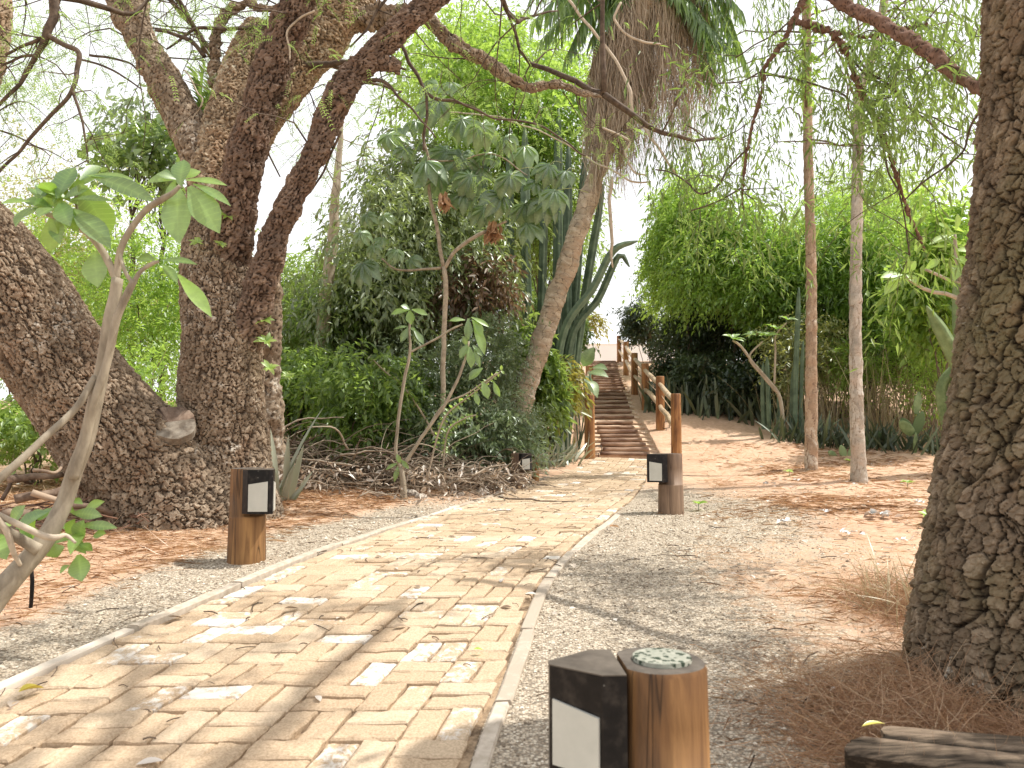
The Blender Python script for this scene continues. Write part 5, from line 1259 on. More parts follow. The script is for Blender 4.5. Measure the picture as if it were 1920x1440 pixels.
for (b_, t_, w_, a_) in (((515, 900), (598, 750), 15, .5), ((522, 915), (560, 830), 13, .8), ((545, 925), (566, 830), 14, .9), ((520, 920), (512, 800), 12, .6), ((535, 925), (540, 812), 12, .7), ((525, 930), (500, 840), 12, .85), ((548, 930), (585, 880), 10, .8), ((540, 935), (572, 905), 10, .6), ((530, 930), (550, 870), 13, .9)):
    p_ = at(*b_, 6.7); q_ = at(*t_, 6.6); p_[2] = float(gz(p_[0], p_[1])) - .02; blades(m, p_[None], (q_ - p_)[None], [[rng.normal() * .4, -.8, .3]], np.linalg.norm(q_ - p_) * 1.1, pxsize(w_, 6.7), .06, .15, a_, 'strap')
m.build('leaves', MT['lf_agave'], sw)
dm = clump('dry straw coloured cane clump right of the pale mottled trunk', [xy(q, 12.9 + .3 * rng.random()) for q in (1625, 1660, 1700, 1730, 1760, 1790)], 300, 1.7, .012, MT['straw'], 'dry_cane_clump', 'dry grass', None, .16, .25, 'stalks', r=.22)
clump('thin dry cane clump behind the tan slender trunk', [xy(q, 13.6) for q in (1480, 1540, 1580)], 130, 1.5, .012, MT['straw'], 'dry_cane_clump', 'dry grass', None, .2, .35, 'stalks', r=.25)
clump('tuft of dry brown grass leaning on the foreground trunk', [(1.62, 3.3), (1.7, 3.5), (1.75, 3.2)], 150, .30, .005, MT['straw'], 'dry_grass_tuft', 'dry grass', None, .9, .9, 'stalks', r=.08)
clump('wispy dry grass under the centre bushes', [xy(q, 8.7 + .4 * rng.random()) for q in (820, 850, 880, 910, 940)], 240, .75, .009, MT['straw'], 'dry_grass_tuft', 'dry grass', None, .4, .6, 'stalks', r=.15, a=.35)

# brush heap of cut branches between the forked tree and the far bollard
bh = thing('brush_heap', 'tangled heap of dry cut branches along the left edge of the path', 'brush heap', G(-1.2, 8.2))
m = M()
for k_ in range(900):
    f = rng.random(); x_ = np.interp(f, [0, 1], [-2.75, .05]) ; y_ = 7.75 + .55 * rng.normal() * .6 + .5 * rng.random() + .25 * f
    hh = (.56 - .34 * f) * rng.random() ** 1.5
    p = G(x_, y_, hh + .02); az = rng.random() * 6.28; L = .25 + .75 * rng.random() ** 1.4; d = np.array([cos(az), sin(az) * .6, .25 * rng.normal()]) * L
    q = p + d; q[2] = max(q[2], float(gz(q[0], q[1])) + .01); mid = (p + q) / 2 + rng.normal(size=3) * .07 * L + [0, 0, .08 * L]
    r0 = .003 + .010 * rng.random() ** 2.5
    tube(m, [p, mid, q], [r0, r0 * .8, r0 * .3], 5, 9, rng.random(), wob=.03)
m.build('branches', MT['brush'], bh)
m = M(); P = np.array([G(rng.uniform(-2.8, .1), 7.9 + .5 * rng.normal(), .05 + .3 * rng.random()) for _ in range(260)]); sprays(m, P, rdir(260), .25, 5, .07, .025, .5, .8, .5, .8); m.build('dead_leaves', MT['deadleaf'], bh)
for k_, (px, Y, r_) in enumerate(((770, 7.6, .06), (790, 7.5, .045), (905, 7.9, .07), (935, 7.75, .05), (715, 7.4, .05), (860, 7.8, .05))):
    p = G(*xy(px, Y)); m = M(); th = np.arange(10) / 10 * 2 * pi; rows = []
    for z, s_ in ((-.02, 1.), (r_ * .35, 1.05), (r_ * .75, .75), (r_ * .95, .3)): rows.append(np.stack([p[0] + r_ * s_ * np.cos(th) * (1.2 + .3 * np.cos(2 * th + k_)), p[1] + r_ * s_ * np.sin(th), p[2] + z + .15 * r_ * np.sin(3 * th + k_)], 1))
    V = np.vstack(rows + [rows[-1].mean(0)[None]]); m.add(V, ring_faces(4, 10), [(40, 30 + j, 30 + (j + 1) % 10) for j in range(10)], rng.random())
    tag(m.build('stone', MT['stone'], smooth=False), 'small pale stone at the foot of the brush heap', 'stone', 'stones edging the brush heap')
# fallen branches and bark under the leaning trunk
fb = thing('log_pile', 'pile of cut branches and bark lying under the leaning trunk', 'log pile', G(-2.9, 5.0))
m = M()
for (a, b, w) in (((20, 905), (120, 885), 22), ((35, 942), (150, 915), 26), ((0, 965), (175, 950), 30), ((60, 925), (170, 960), 18), ((0, 1000), (120, 985), 40), ((40, 990), (200, 975), 24), ((60, 880), (118, 868), 10), ((10, 935), (60, 905), 12), ((100, 960), (205, 962), 20), ((-40, 1020), (60, 1000), 30)):
    Y0 = 4.7 + .5 * rng.random(); p = at(*a, Y0); q = at(*b, Y0 + .3); 
    p[2] = max(p[2], float(gz(p[0], p[1])) + .02); q[2] = max(q[2], float(gz(q[0], q[1])) + .02)
    r0 = pxsize(w, 4.9) * .34; tube(m, [p, (p + q) / 2 + rng.normal(size=3) * .03, q], [r0, r0 * .9, r0 * .8], 10, 14, rng.random(), wob=.03)
m.build('cut_branches', MT['cutlog'], fb)
m = M()
for k_ in range(150):
    p = G(rng.uniform(-3.6, -2.5), rng.uniform(4.6, 6.2), .03 + .12 * rng.random()); d = rdir(1)[0] * (.1 + .25 * rng.random()); d[2] *= .3; tube(m, [p, p + d], [.006, .003], 5, 4, rng.random(), wob=.02)
m.build('bark_scraps', MT['twig_red'], fb)

# ---------------------------------------------------------------- umbrella leaf sapling
P, R = limb([(828, 905, 8.6, 13), (832, 640, 8.6, 12), (836, 540, 8.6, 12), (832, 500, 8.6, 11)])
cc = thing('umbrella_sapling', 'thin sapling with hanging umbrella shaped leaves in the centre thicket', 'sapling', G(P[0][0], P[0][1]))
m = M(); tube(m, P, R * .8, 10, 30, .6, wob=.01)
for rows in ([(832, 505, 8.6, 10), (818, 420, 8.6, 9), (803, 350, 8.6, 8), (806, 310, 8.6, 7), (795, 270, 8.6, 6), (790, 215, 8.6, 5), (798, 190, 8.6, 4)], [(834, 502, 8.6, 10), (855, 470, 8.55, 9), (895, 442, 8.5, 9), (930, 425, 8.5, 7), (950, 415, 8.5, 5)],
             [(828, 502, 8.6, 7), (790, 505, 8.6, 6), (745, 505, 8.6, 5), (715, 485, 8.6, 4)], [(803, 300, 8.6, 5), (860, 300, 8.6, 4), (930, 290, 8.6, 4), (990, 330, 8.6, 3)]):
    P, R = limb(rows); tube(m, P, R * .8, 8, 24, .5, wob=.012)
m.build('trunk', MT['twig_pale'], cc)
CE = [(727, 268, 40, .75), (735, 255, 34, .5), (822, 205, 48, .2), (800, 165, 36, .6), (868, 240, 46, .55), (903, 250, 44, .8), (850, 170, 40, .7), (838, 300, 52, .15), (866, 312, 55, .2), (800, 320, 48, .5), (822, 345, 44, .6), (882, 345, 46, .55),
      (985, 290, 44, .85), (925, 300, 38, .6), (958, 345, 46, .3), (1030, 325, 42, .35), (1062, 335, 40, .4), (940, 382, 46, .1), (985, 400, 48, .3), (1022, 392, 46, .15), (908, 405, 40, .55), (990, 435, 42, .45), (1040, 372, 42, .4), (905, 330, 34, .7),
      (680, 510, 44, .3), (686, 412, 26, .6), (720, 412, 24, .7), (676, 446, 26, .6), (716, 455, 24, .8), (745, 478, 26, .7), (770, 495, 26, .6), (700, 470, 24, .6), (870, 375, 40, .5), (780, 240, 34, .4), (1005, 355, 38, .5), (950, 270, 36, .5), (760, 290, 34, .45)]
for (a, b, r_, t_) in CE:
    m = M(); c = at(a, b - r_ * .35, 8.5 + .5 * rng.normal() * .4); nv = norm(np.array([rng.normal() * .35, -.75 + .3 * rng.normal(), .62])); palmate(m, c, nv, pxsize(r_ * 1.22, 8.5), t_, 9 if r_ > 35 else 8)
    e = c + np.array([rng.normal() * .12, .1, -.1 + .25 * rng.random()]); tube(m, [c, (c + e) / 2 + [0, 0, .04], e], .004, 4, 5, .7, mat=1)
    m.build('umbrella_leaf', [MT['lf_cecr'], MT['lf_olive']], cc)
for (a, b) in ((832, 378), (926, 440), (922, 428)):
    m = M(); c = at(a, b - 10, 8.5); n_ = 22; D = rdir(n_) * .5 + [0, 0, -1]; blades(m, np.repeat(c[None], n_, 0) + rng.normal(size=(n_, 3)) * .03, D, rdir(n_), .18, .05, .4, .5, .3 + .3 * rng.random(n_), 'ell'); m.build('dead_leaf', MT['needle'], cc)

# ---------------------------------------------------------------- columnar cacti
def column(m, rows, ribs=6, depth=.30, a=.5, thin=.62):
    P, R = limb(rows); R = R * thin; n = len(rows) * 8; S = spline(np.column_stack([P, R]), n); C = S[:, :3]; r = S[:, 3]
    T, N_, B_ = frames(C); seg = ribs * 4; th = np.arange(seg) / seg * 2 * pi
    prof = 1 - depth * (1 - np.abs(np.cos(th * ribs / 2)) ** .8)
    tp = np.clip((1 - np.linspace(0, 1, n)) * n / 4, 0, 1) ** .5
    V = C[:, None] + (r * (.25 + .75 * tp))[:, None, None] * prof[None, :, None] * (np.cos(th)[None, :, None] * N_[:, None] + np.sin(th)[None, :, None] * B_[:, None])
    V = np.vstack([V.reshape(-1, 3), C[-1:] + T[-1] * r[-1] * .3]); k = n * seg
    m.add(V, ring_faces(n, seg), [(k, (n - 1) * seg + j, (n - 1) * seg + (j + 1) % seg) for j in range(seg)], np.clip(a + np.tile((prof - .85), n).tolist() + [0], 0, 1) if False else a)
c0 = G(*xy(1040, 11.3))
ct = thing('columnar_cactus', 'tall clustered columnar cactus behind the leaning palm', 'cactus', c0)
for rows in ([(1005, 880, 11.2, 34), (988, 560, 11.2, 34), (985, 380, 11.2, 33), (984, 238, 11.2, 30)], [(1040, 880, 11.5, 34), (1045, 560, 11.5, 33), (1046, 380, 11.5, 32), (1047, 205, 11.5, 28)], [(980, 880, 11.4, 30), (958, 500, 11.4, 30), (955, 240, 11.4, 28)],
             [(1060, 880, 11.1, 34), (1062, 600, 11.1, 33), (1066, 272, 11.1, 30)], [(1050, 880, 11.2, 34), (1075, 600, 11.2, 32), (1098, 275, 11.2, 28)], [(1055, 880, 11.4, 30), (1090, 600, 11.4, 30), (1132, 345, 11.4, 26)], [(950, 880, 11.6, 30), (925, 600, 11.6, 29), (905, 420, 11.6, 28), (915, 245, 11.6, 26)],
             [(1040, 880, 10.9, 30), (1052, 640, 10.9, 28), (1112, 540, 10.9, 27), (1150, 470, 10.9, 25), (1195, 452, 10.9, 22)], [(1048, 860, 11., 28), (1070, 640, 11., 26), (1122, 560, 11., 25), (1160, 480, 11., 22), (1180, 500, 11., 18)], [(1020, 880, 11.0, 30), (1015, 640, 11., 30), (1020, 420, 11., 28), (1022, 330, 11., 26)],
             [(975, 880, 11.0, 30), (935, 620, 11., 28), (895, 540, 11., 26), (880, 470, 11., 24)]):
    m = M(); column(m, rows, a=.3 + .4 * rng.random()); m.build('column', MT['cactus'], ct)
for lb, cols in (('small clustered columnar cactus left of the tan slender trunk', ([(1442, 805, 13.2, 15), (1440, 740, 13.2, 15), (1438, 670, 13.2, 13)], [(1432, 805, 13.25, 14), (1430, 740, 13.25, 14), (1431, 680, 13.25, 12)], [(1456, 815, 13.1, 10), (1460, 770, 13.1, 10), (1458, 745, 13.1, 9)])),
                 ('tall thin columnar cactus just left of the tan slender trunk', ([(1490, 815, 13.0, 15), (1492, 700, 13.0, 16), (1498, 540, 13.0, 15)], [(1482, 815, 13.1, 12), (1485, 740, 13.1, 12), (1487, 690, 13.1, 11)], [(1500, 815, 13.1, 12), (1503, 700, 13.1, 12), (1506, 640, 13.1, 11)]))):
    P, R = limb(cols[0]); r_ = thing('columnar_cactus', lb, 'cactus', G(P[0][0], P[0][1]))
    for rows in cols: m = M(); column(m, rows); m.build('column', MT['cactus'], r_)
r_ = thing('bent_cactus', 'flat sided green cactus leaning behind the foreground trunk', 'cactus', G(*xy(1810, 9.6)))
for rows in ([(1835, 880, 9.5, 34), (1810, 720, 9.5, 34), (1775, 640, 9.5, 30), (1738, 575, 9.5, 18)], [(1830, 880, 9.7, 30), (1815, 720, 9.7, 32), (1800, 620, 9.7, 28), (1797, 500, 9.7, 22)], [(1800, 880, 9.8, 24), (1765, 740, 9.8, 22), (1790, 690, 9.8, 20), (1812, 650, 9.8, 16)]):
    m = M(); column(m, rows, 4, .4, thin=1.); m.build('column', MT['pear'], r_)
def pad(m, c, ax, nr, L, W, T=.03):
    ax = norm(ax); nr = norm(nr - ax * np.dot(nr, ax)); s_ = np.cross(ax, nr); k = 16; rows = []
    th = np.arange(k) / k * 2 * pi
    for t in np.linspace(0, 1, 9):
        w = W * .5 * max(.05, sin(pi * min(1, t * .88 + .10)) ** .6) ; tt_ = T * .5 * max(.1, sin(pi * min(1, t * .9 + .08)) ** .5)
        rows.append(c + ax * L * t + s_[None] * (w * np.cos(th))[:, None] + nr[None] * (tt_ * np.sin(th))[:, None])
    V = np.vstack(rows + [rows[-1].mean(0)[None]]); m.add(V, ring_faces(9, k), [(9 * k, 8 * k + j, 8 * k + (j + 1) % k) for j in range(k)], rng.random())
for lb, px, Y, pads in (('prickly pear with upright oval pads near the foreground trunk', 1712, 11.5, [(0, 0, 0, 1, .34, .10), (-.02, .30, -.8, .8, .30, .17), (.03, .32, .35, 1, .36, .19), (.07, .62, .25, 1, .36, .18), (-.05, .33, -.5, .9, .26, .16)]),
                        ('low prickly pear right of the pale mottled trunk', 1640, 12.2, [(0, 0, .1, 1, .30, .16), (-.05, .02, -.5, .8, .26, .15), (.06, .02, .6, .8, .25, .15)]),
                        ('squat prickly pear at the foot of the slender trunks', 1582, 11.6, [(0, 0, -.3, 1, .20, .13), (.08, 0, .4, .9, .18, .12), (-.1, 0, -.8, .6, .16, .11)])):
    p = G(*xy(px, Y)); r_ = thing('prickly_pear', lb, 'cactus', p)
    for (dx, dz, ax_, az_, L, W) in pads: m = M(); pad(m, p + [dx, rng.normal() * .03, dz - .02], np.array([ax_, .1 * rng.normal(), az_]), np.array([.3 * rng.normal(), -1., .1]), L, W); m.build('pad', MT['pear'], r_)

# ---------------------------------------------------------------- plumerias
def bigleaf(m, b, t, w, Y, a=.55, dY=0., droop=.16, prof='obov', upv=None):
    p = at(b[0], b[1], Y); q = at(t[0], t[1], Y + dY); d = q - p; L = np.linalg.norm(d)
    up = np.array([rng.normal() * .25, -.75, .55]) if upv is None else np.array(upv)
    d = d + np.array([0, 0, droop * L * .5])
    blades(m, p[None], d[None], up[None], L * 1.08, pxsize(w, Y), droop, .14, a, prof)
pl = thing('plumeria_tree', 'foreground plumeria with thin grey stems and broad leaves at the left edge', 'plumeria', G(at(-60, 1180, 2.75)[0], 2.75))
m = M()
for rows in ([(-110, 1330, 2.7, 62), (-40, 1165, 2.75, 56), (30, 1078, 2.8, 46), (85, 1005, 2.85, 40), (128, 925, 2.9, 34), (160, 830, 2.9, 32), (188, 720, 2.9, 30), (207, 610, 2.9, 27), (218, 520, 2.9, 24)],
             [(140, 900, 2.87, 20), (165, 800, 2.87, 19), (192, 715, 2.87, 18), (215, 625, 2.87, 17), (236, 550, 2.87, 16), (250, 522, 2.87, 14)], [(-30, 930, 2.6, 18), (20, 880, 2.65, 17), (90, 812, 2.75, 15), (150, 755, 2.83, 15), (180, 705, 2.88, 14)],
             [(218, 525, 2.9, 17), (190, 470, 2.9, 15), (150, 425, 2.9, 15), (110, 408, 2.92, 14), (88, 402, 2.92, 10)], [(216, 520, 2.9, 15), (226, 462, 2.9, 14), (262, 402, 2.88, 13), (300, 374, 2.86, 14), (322, 360, 2.86, 11), (337, 345, 2.86, 8)],
             [(246, 530, 2.87, 11), (262, 508, 2.87, 9), (285, 494, 2.87, 9), (298, 490, 2.87, 6)], [(212, 510, 2.9, 12), (180, 455, 2.95, 10), (150, 400, 3., 9), (146, 360, 3., 9), (150, 335, 3., 7)], [(246, 528, 2.87, 9), (232, 505, 2.87, 8), (222, 470, 2.9, 7)],
             [(70, 1030, 2.8, 26), (20, 1000, 2.75, 20), (-40, 960, 2.7, 18)]):
    P, R = limb(rows); tube(m, P, R * .88, 14, len(rows) * 8, .35 + .3 * rng.random(), wob=.008)
m.build('stem', MT['stem_grey'], pl)
m = M(); Y = 2.92
for (b, t, w, a, dY) in (((108, 372), (137, 303), 36, .25, .05), ((150, 338), (192, 304), 20, .2, .1), ((162, 330), (250, 332), 17, .95, -.02), ((172, 330), (280, 372), 31, .3, -.1), ((128, 375), (206, 371), 15, .4, -.05), ((150, 345), (205, 452), 54, .12, .12), ((135, 392), (201, 457), 38, .45, -.12),
                    ((112, 382), (122, 418), 32, .5, -.12), ((96, 408), (92, 475), 28, .9, .02), ((56, 378), (-8, 378), 14, .95, 0.), ((62, 386), (22, 420), 25, .35, -.1), ((75, 372), (150, 315), 24, .2, .1), ((70, 372), (62, 345), 22, .25, .1), ((100, 390), (70, 402), 24, .4, -.1), ((120, 372), (165, 350), 22, .3, 0.),
                    ((100, 378), (128, 330), 24, .25, .05), ((338, 348), (341, 292), 33, .3, .02), ((330, 336), (293, 325), 17, .35, -.05), ((348, 338), (424, 342), 17, .85, -.02), ((333, 350), (328, 450), 48, .6, -.12), ((355, 350), (404, 431), 47, .55, -.10), ((362, 345), (428, 378), 18, .6, -.1), ((325, 330), (290, 318), 14, .4, .08),
                    ((290, 488), (252, 482), 22, .3, .02), ((300, 488), (362, 490), 14, .35, -.1), ((304, 495), (330, 526), 16, .4, -.08), ((334, 515), (391, 588), 24, 1., -.12), ((300, 500), (335, 512), 15, .9, .04), ((178, 472), (178, 536), 40, .7, -.06),
                    ((148, 1040), (150, 1090), 33, .75, -.06), ((146, 1020), (150, 978), 29, .45, -.05), ((150, 985), (214, 990), 17, .4, -.05), ((135, 962), (190, 968), 22, .4, 0.), ((110, 955), (62, 975), 20, .5, 0.), ((120, 1025), (85, 1042), 26, .7, -.05), ((150, 1020), (170, 1032), 16, .55, -.05), ((130, 1060), (108, 1075), 13, .8, 0.), ((155, 945), (135, 935), 12, .7, 0.),
                    ((90, 960), (18, 992), 26, .4, 0.), ((-20, 1000), (8, 1045), 40, .6, -.1), ((175, 1005), (195, 1000), 18, .55, -.03)):
    bigleaf(m, b, t, w * 1.15, Y, a, dY)
for (cx, cy, n_, L_, sx_) in ((120, 360, 9, 70, 30), (95, 395, 5, 60, 20), (335, 340, 4, 60, 14), (150, 1000, 6, 50, 26), (45, 985, 6, 62, 26), (140, 950, 4, 48, 22)):
    for _ in range(n_):
        an = rng.random() * 6.28; b_ = (cx + rng.normal() * sx_ * .5, cy + rng.normal() * sx_ * .4); l_ = L_ * (.7 + .5 * rng.random())
        bigleaf(m, b_, (b_[0] + cos(an) * l_, b_[1] - sin(an) * l_ * .7 + 8), l_ * .42, Y + .05, .3 + .6 * rng.random(), .08 * rng.normal())
m.build('foliage', MT['lf_plum'], pl)
m = M(); vine_rows = ([(-20, 950, 2.7, 13), (30, 975, 2.72, 12), (95, 1002, 2.75, 12), (120, 1000, 2.8, 8), (143, 1017, 2.8, 5)], [(-10, 955, 2.68, 10), (12, 990, 2.7, 12), (20, 1030, 2.72, 10), (34, 1060, 2.76, 7)])
for r in vine_rows: twig_px(m, r, .8, 7)
m.build('dry_vine', MT['twig_pale'], pl)
sp_ = ground_hit(57, 1140); stk = thing('garden_stake', 'thin black stake standing in the needles below the foreground plumeria', 'stake', sp_)
m = M(); tube(m, [sp_ - [0, 0, .05], sp_ + [.004, 0, .1], sp_ + [-.004, 0, .185]], [.008, .009, .008], 8, 8); m.build('rod', MT['black'], stk)

b0 = ground_hit(757, 937); Y = float(b0[1]); p2 = thing('plumeria_tree', 'two stemmed plumeria sapling at the edge of the brush heap', 'plumeria', b0)
m = M()
for rows in ([(758, 945, Y, 18), (757, 905, Y, 15), (752, 878, Y, 13)], [(752, 882, Y, 9), (742, 845, Y, 8), (750, 770, Y, 8), (760, 705, Y, 8), (768, 660, Y, 7), (769, 600, Y, 5)], [(753, 882, Y, 10), (780, 835, Y, 9), (815, 785, Y, 8), (845, 740, Y, 8), (862, 700, Y, 7), (877, 655, Y, 6), (880, 640, Y, 5)],
             [(768, 660, Y, 5), (800, 645, Y, 5), (840, 622, Y, 5), (868, 608, Y, 4)], [(800, 805, Y, 4), (830, 760, Y, 4), (880, 735, Y, 4), (930, 700, Y, 3)]):
    P, R = limb(rows); tube(m, P, R * .78, 9, 26, .6, wob=.008)
m.build('stem', MT['stem_grey'], p2); m = M()
for (b, t, w, a) in (((766, 582), (732, 588), 16, .9), ((768, 580), (752, 572), 14, .5), ((772, 580), (802, 590), 13, .95), ((768, 582), (770, 608), 18, .95), ((766, 612), (738, 616), 8, .4), ((766, 614), (752, 642), 14, .4), ((770, 614), (778, 620), 8, .5), ((776, 618), (795, 645), 13, .35), ((872, 600), (842, 600), 12, .8), ((878, 597), (878, 638), 17, .3),
                    ((884, 595), (918, 612), 11, .95), ((886, 600), (912, 665), 20, .9), ((890, 596), (905, 630), 14, .85), ((878, 645), (862, 672), 15, .75), ((880, 650), (885, 690), 18, .85), ((886, 648), (905, 668), 9, .5), ((888, 650), (900, 690), 10, .5), ((875, 648), (868, 630), 12, .5), ((905, 690), (878, 712), 18, .55), ((905, 715), (915, 748), 17, .8), ((925, 715), (935, 745), 12, .45),
                    ((890, 735), (897, 760), 11, .8), ((750, 870), (745, 852), 10, .6), ((748, 868), (722, 880), 10, .7), ((750, 868), (738, 905), 10, .8), ((752, 862), (765, 880), 9, .7)):
    bigleaf(m, b, t, w, Y, a, -.05)
m.build('foliage', MT['lf_plum'], p2)
# bright young shoots with small leaves
def shoot(label, rows, n, mat, L=.055, W=.032):
    P, R = limb(rows); r_ = thing('young_shoot', label, 'shoot', G(P[0][0], P[0][1])); m = M(); C = tube(m, P, R, 6, 30, .6); m.build('stem', MT['twig_pale'], r_)
    i = (np.linspace(.25, 1, n) * 29).astype(int); T = norm(np.gradient(C, axis=0))[i]; m = M()
    for sg in (-1, 1):
        d = norm(np.cross(T, [0, -1., .2])) * sg + T * .4 + rng.normal(size=(n, 3)) * .25; d[:, 2] -= .35; blades(m, C[i], d, rng.normal(size=(n, 3)) * .4 + [0, -.4, .8], L * (.6 + .6 * rng.random(n)), W, .2, .15, .5 + .4 * rng.random(n), 'ell')
    m.build('foliage', mat, r_)
shoot('bright leafy shoot arching left across the dark bushes', [(845, 880, 8.3, 5), (800, 790, 8.3, 4), (760, 730, 8.3, 4), (720, 695, 8.3, 3), (694, 668, 8.3, 2)], 26, MT['lf_olive'])
shoot('bright leafy shoot rising right beside the mid plumeria', [(800, 900, 7.5, 4), (830, 790, 7.5, 4), (870, 750, 7.5, 3), (910, 720, 7.5, 3), (940, 695, 7.5, 2)], 30, MT['lf_bright'])
shoot('short leafy shoot low in front of the grey green bush', [(830, 880, 7.9, 4), (840, 810, 7.9, 4), (870, 785, 7.9, 3), (893, 778, 7.9, 2)], 22, MT['lf_bright'])
# plumeria saplings on the right
Y = 12.9; p3_ = thing('plumeria_tree', 'small plumeria sapling with pale forked stems left of the tan trunk', 'plumeria', G(*xy(1468, Y))); m = M()
for rows in ([(1470, 815, Y, 7), (1462, 745, Y, 7), (1440, 712, Y, 6), (1412, 680, Y, 5), (1390, 650, Y, 5), (1374, 638, Y, 4)], [(1456, 735, Y, 5), (1430, 705, Y, 4), (1405, 670, Y, 4), (1430, 640, Y, 3)], [(1452, 720, Y, 4), (1454, 660, Y, 4), (1455, 628, Y, 3), (1475, 605, Y, 3)]):
    P, R = limb(rows); tube(m, P, R, 7, 22, .8)
m.build('stem', MT['stem_grey'], p3_); m = M()
for (a, b, n_, L) in ((1374, 636, 9, .24), (1440, 630, 9, .24), (1455, 618, 7, .22), (1477, 600, 7, .2), (1410, 628, 6, .2)): rosette(m, at(a, b, Y), [rng.normal() * .2, -.3, .8], n_, L, .075, .85, 1., .3)
m.build('foliage', MT['lf_plum'], p3_)
Y = 6.4; p4_ = thing('plumeria_tree', 'plumeria branches with bright leaves reaching from behind the foreground trunk', 'plumeria', G(at(1900, 880, Y)[0], Y)); m = M()
for rows in ([(1915, 920, Y, 20), (1880, 700, Y, 16), (1830, 600, Y, 10), (1790, 556, Y, 8), (1740, 545, Y, 7), (1695, 518, Y, 5)], [(1860, 640, Y, 9), (1835, 550, Y, 8), (1780, 525, Y, 6), (1735, 505, Y, 5)], [(1810, 570, Y, 10), (1795, 500, Y, 8), (1790, 440, Y, 6)], [(1870, 660, Y, 12), (1850, 520, Y, 10), (1830, 470, Y, 8)]):
    P, R = limb(rows); tube(m, P, R, 9, 24, .7)
m.build('stem', MT['stem_grey'], p4_); m = M()
for (b, t, w, a) in (((1692, 515), (1655, 518), 20, .95), ((1690, 520), (1660, 550), 22, .9), ((1695, 512), (1720, 490), 18, .85), ((1700, 515), (1722, 530), 14, .8), ((1735, 505), (1765, 485), 15, .9), ((1790, 470), (1840, 468), 22, 1.), ((1785, 480), (1830, 500), 20, .95), ((1790, 440), (1745, 455), 16, .9), ((1792, 432), (1800, 400), 15, .95), ((1825, 470), (1842, 440), 20, .9), ((1800, 490), (1790, 525), 20, .8), ((1830, 480), (1845, 520), 22, .9), ((1715, 470), (1735, 440), 17, .7), ((1788, 438), (1760, 415), 14, .9), ((1820, 420), (1835, 385), 24, .8)):
    bigleaf(m, b, t, w, Y, a, -.08)
m.build('foliage', MT['lf_plum'], p4_)
# monstera like leaf by the stairs, dark fan palm behind the fork
ms_ = thing('broad_leaf_plant', 'glossy split leaf plant leaning over the stair edge', 'plant', G(*xy(1085, 12.2))); m = M(); c = at(1085, 700, 12.2)
for (a, b, w) in ((1105, 668, 34), (1130, 700, 36), (1118, 735, 30), (1085, 660, 26), (1140, 680, 22), (1070, 690, 30), (1100, 720, 30)):
    q = at(a, b, 12. + .2 * rng.normal()); blades(m, (c * .6 + q * .4)[None], (q - c)[None] + [[0, -.1, .1]], [[.2, -.6, .6]], .38, .24, .4, .12, .3 + .4 * rng.random(), 'ell')
m.build('foliage', MT['lf_cecr'], ms_); m = M()
for k_ in range(5): q = c + rng.normal(size=3) * .15; tube(m, [G(*xy(1085, 12.2)), (G(*xy(1085, 12.2)) + q) / 2 + [.05, 0, 0], q], .012, 6, 8, .4)
m.build('stems', MT['cactus'], ms_)
fp = thing('dark_palm', 'dark feather palm seen through the fork of the big tree', 'palm', G(*xy(372, 11.2))); m = M()
hub = at(378, 235, 11.2); tube(m, [G(*xy(372, 11.2)), hub], [.09, .06], 8, 10, .3); m.build('trunk', MT['bark_palm'], fp)
for (mx, my, ex, ey) in ((372, 170, 360, 125), (395, 175, 412, 140), (350, 185, 330, 150), (400, 200, 430, 185), (355, 205, 325, 205), (378, 165, 385, 118)):
    frond(hub, mx, my, ex, ey, 30, .34, .03, 0., fp, MT['lf_dark'], .3, .3, 11.2)
# straw bark strip tree trunk just behind the upright trunk
P, R = limb([(512, 900, 7.4, 44), (510, 750, 7.4, 40), (508, 600, 7.4, 36), (515, 500, 7.45, 30), (530, 420, 7.5, 22), (548, 330, 7.6, 14)])
tk = thing('thin_trunk_tree', 'thin greyish stripped trunk standing close behind the upright trunk', 'tree', G(P[0][0], P[0][1])); m = M(); bark_tube(m, P, R, .010, .03, .3, .008, 91, .05); m.build('trunk', MT['bark_main'], tk)
P, R = limb([(600, 700, 10., 26), (612, 540, 10., 24), (625, 430, 10., 20), (632, 330, 10., 15), (640, 250, 10., 9), (648, 170, 10., 6)])
tk2 = thing('thin_trunk_tree', 'pale bare curved stem rising between the fork and the dark bushes', 'tree', G(P[0][0], P[0][1])); m = M(); C = tube(m, np.vstack([G(P[0][0], P[0][1])[None], P]), np.append(R[:1], R), 9, 40, .6, wob=.02)
tt2 = []; m2 = M(); twigs_from(m2, C[22:], 12, 1.0, .008, .5, .4, .6, 3, tt2, 0.); m.build('trunk', MT['twig_pale'], tk2); m2.build('twigs', MT['twig_pale'], tk2)
A_, D_ = tipsarr(tt2); m = M(); pinnate(m, A_, rdir(len(A_)), .16, 7, .035, .010, .6, .4); m.build('foliage', MT['lf_canopy'], tk2)
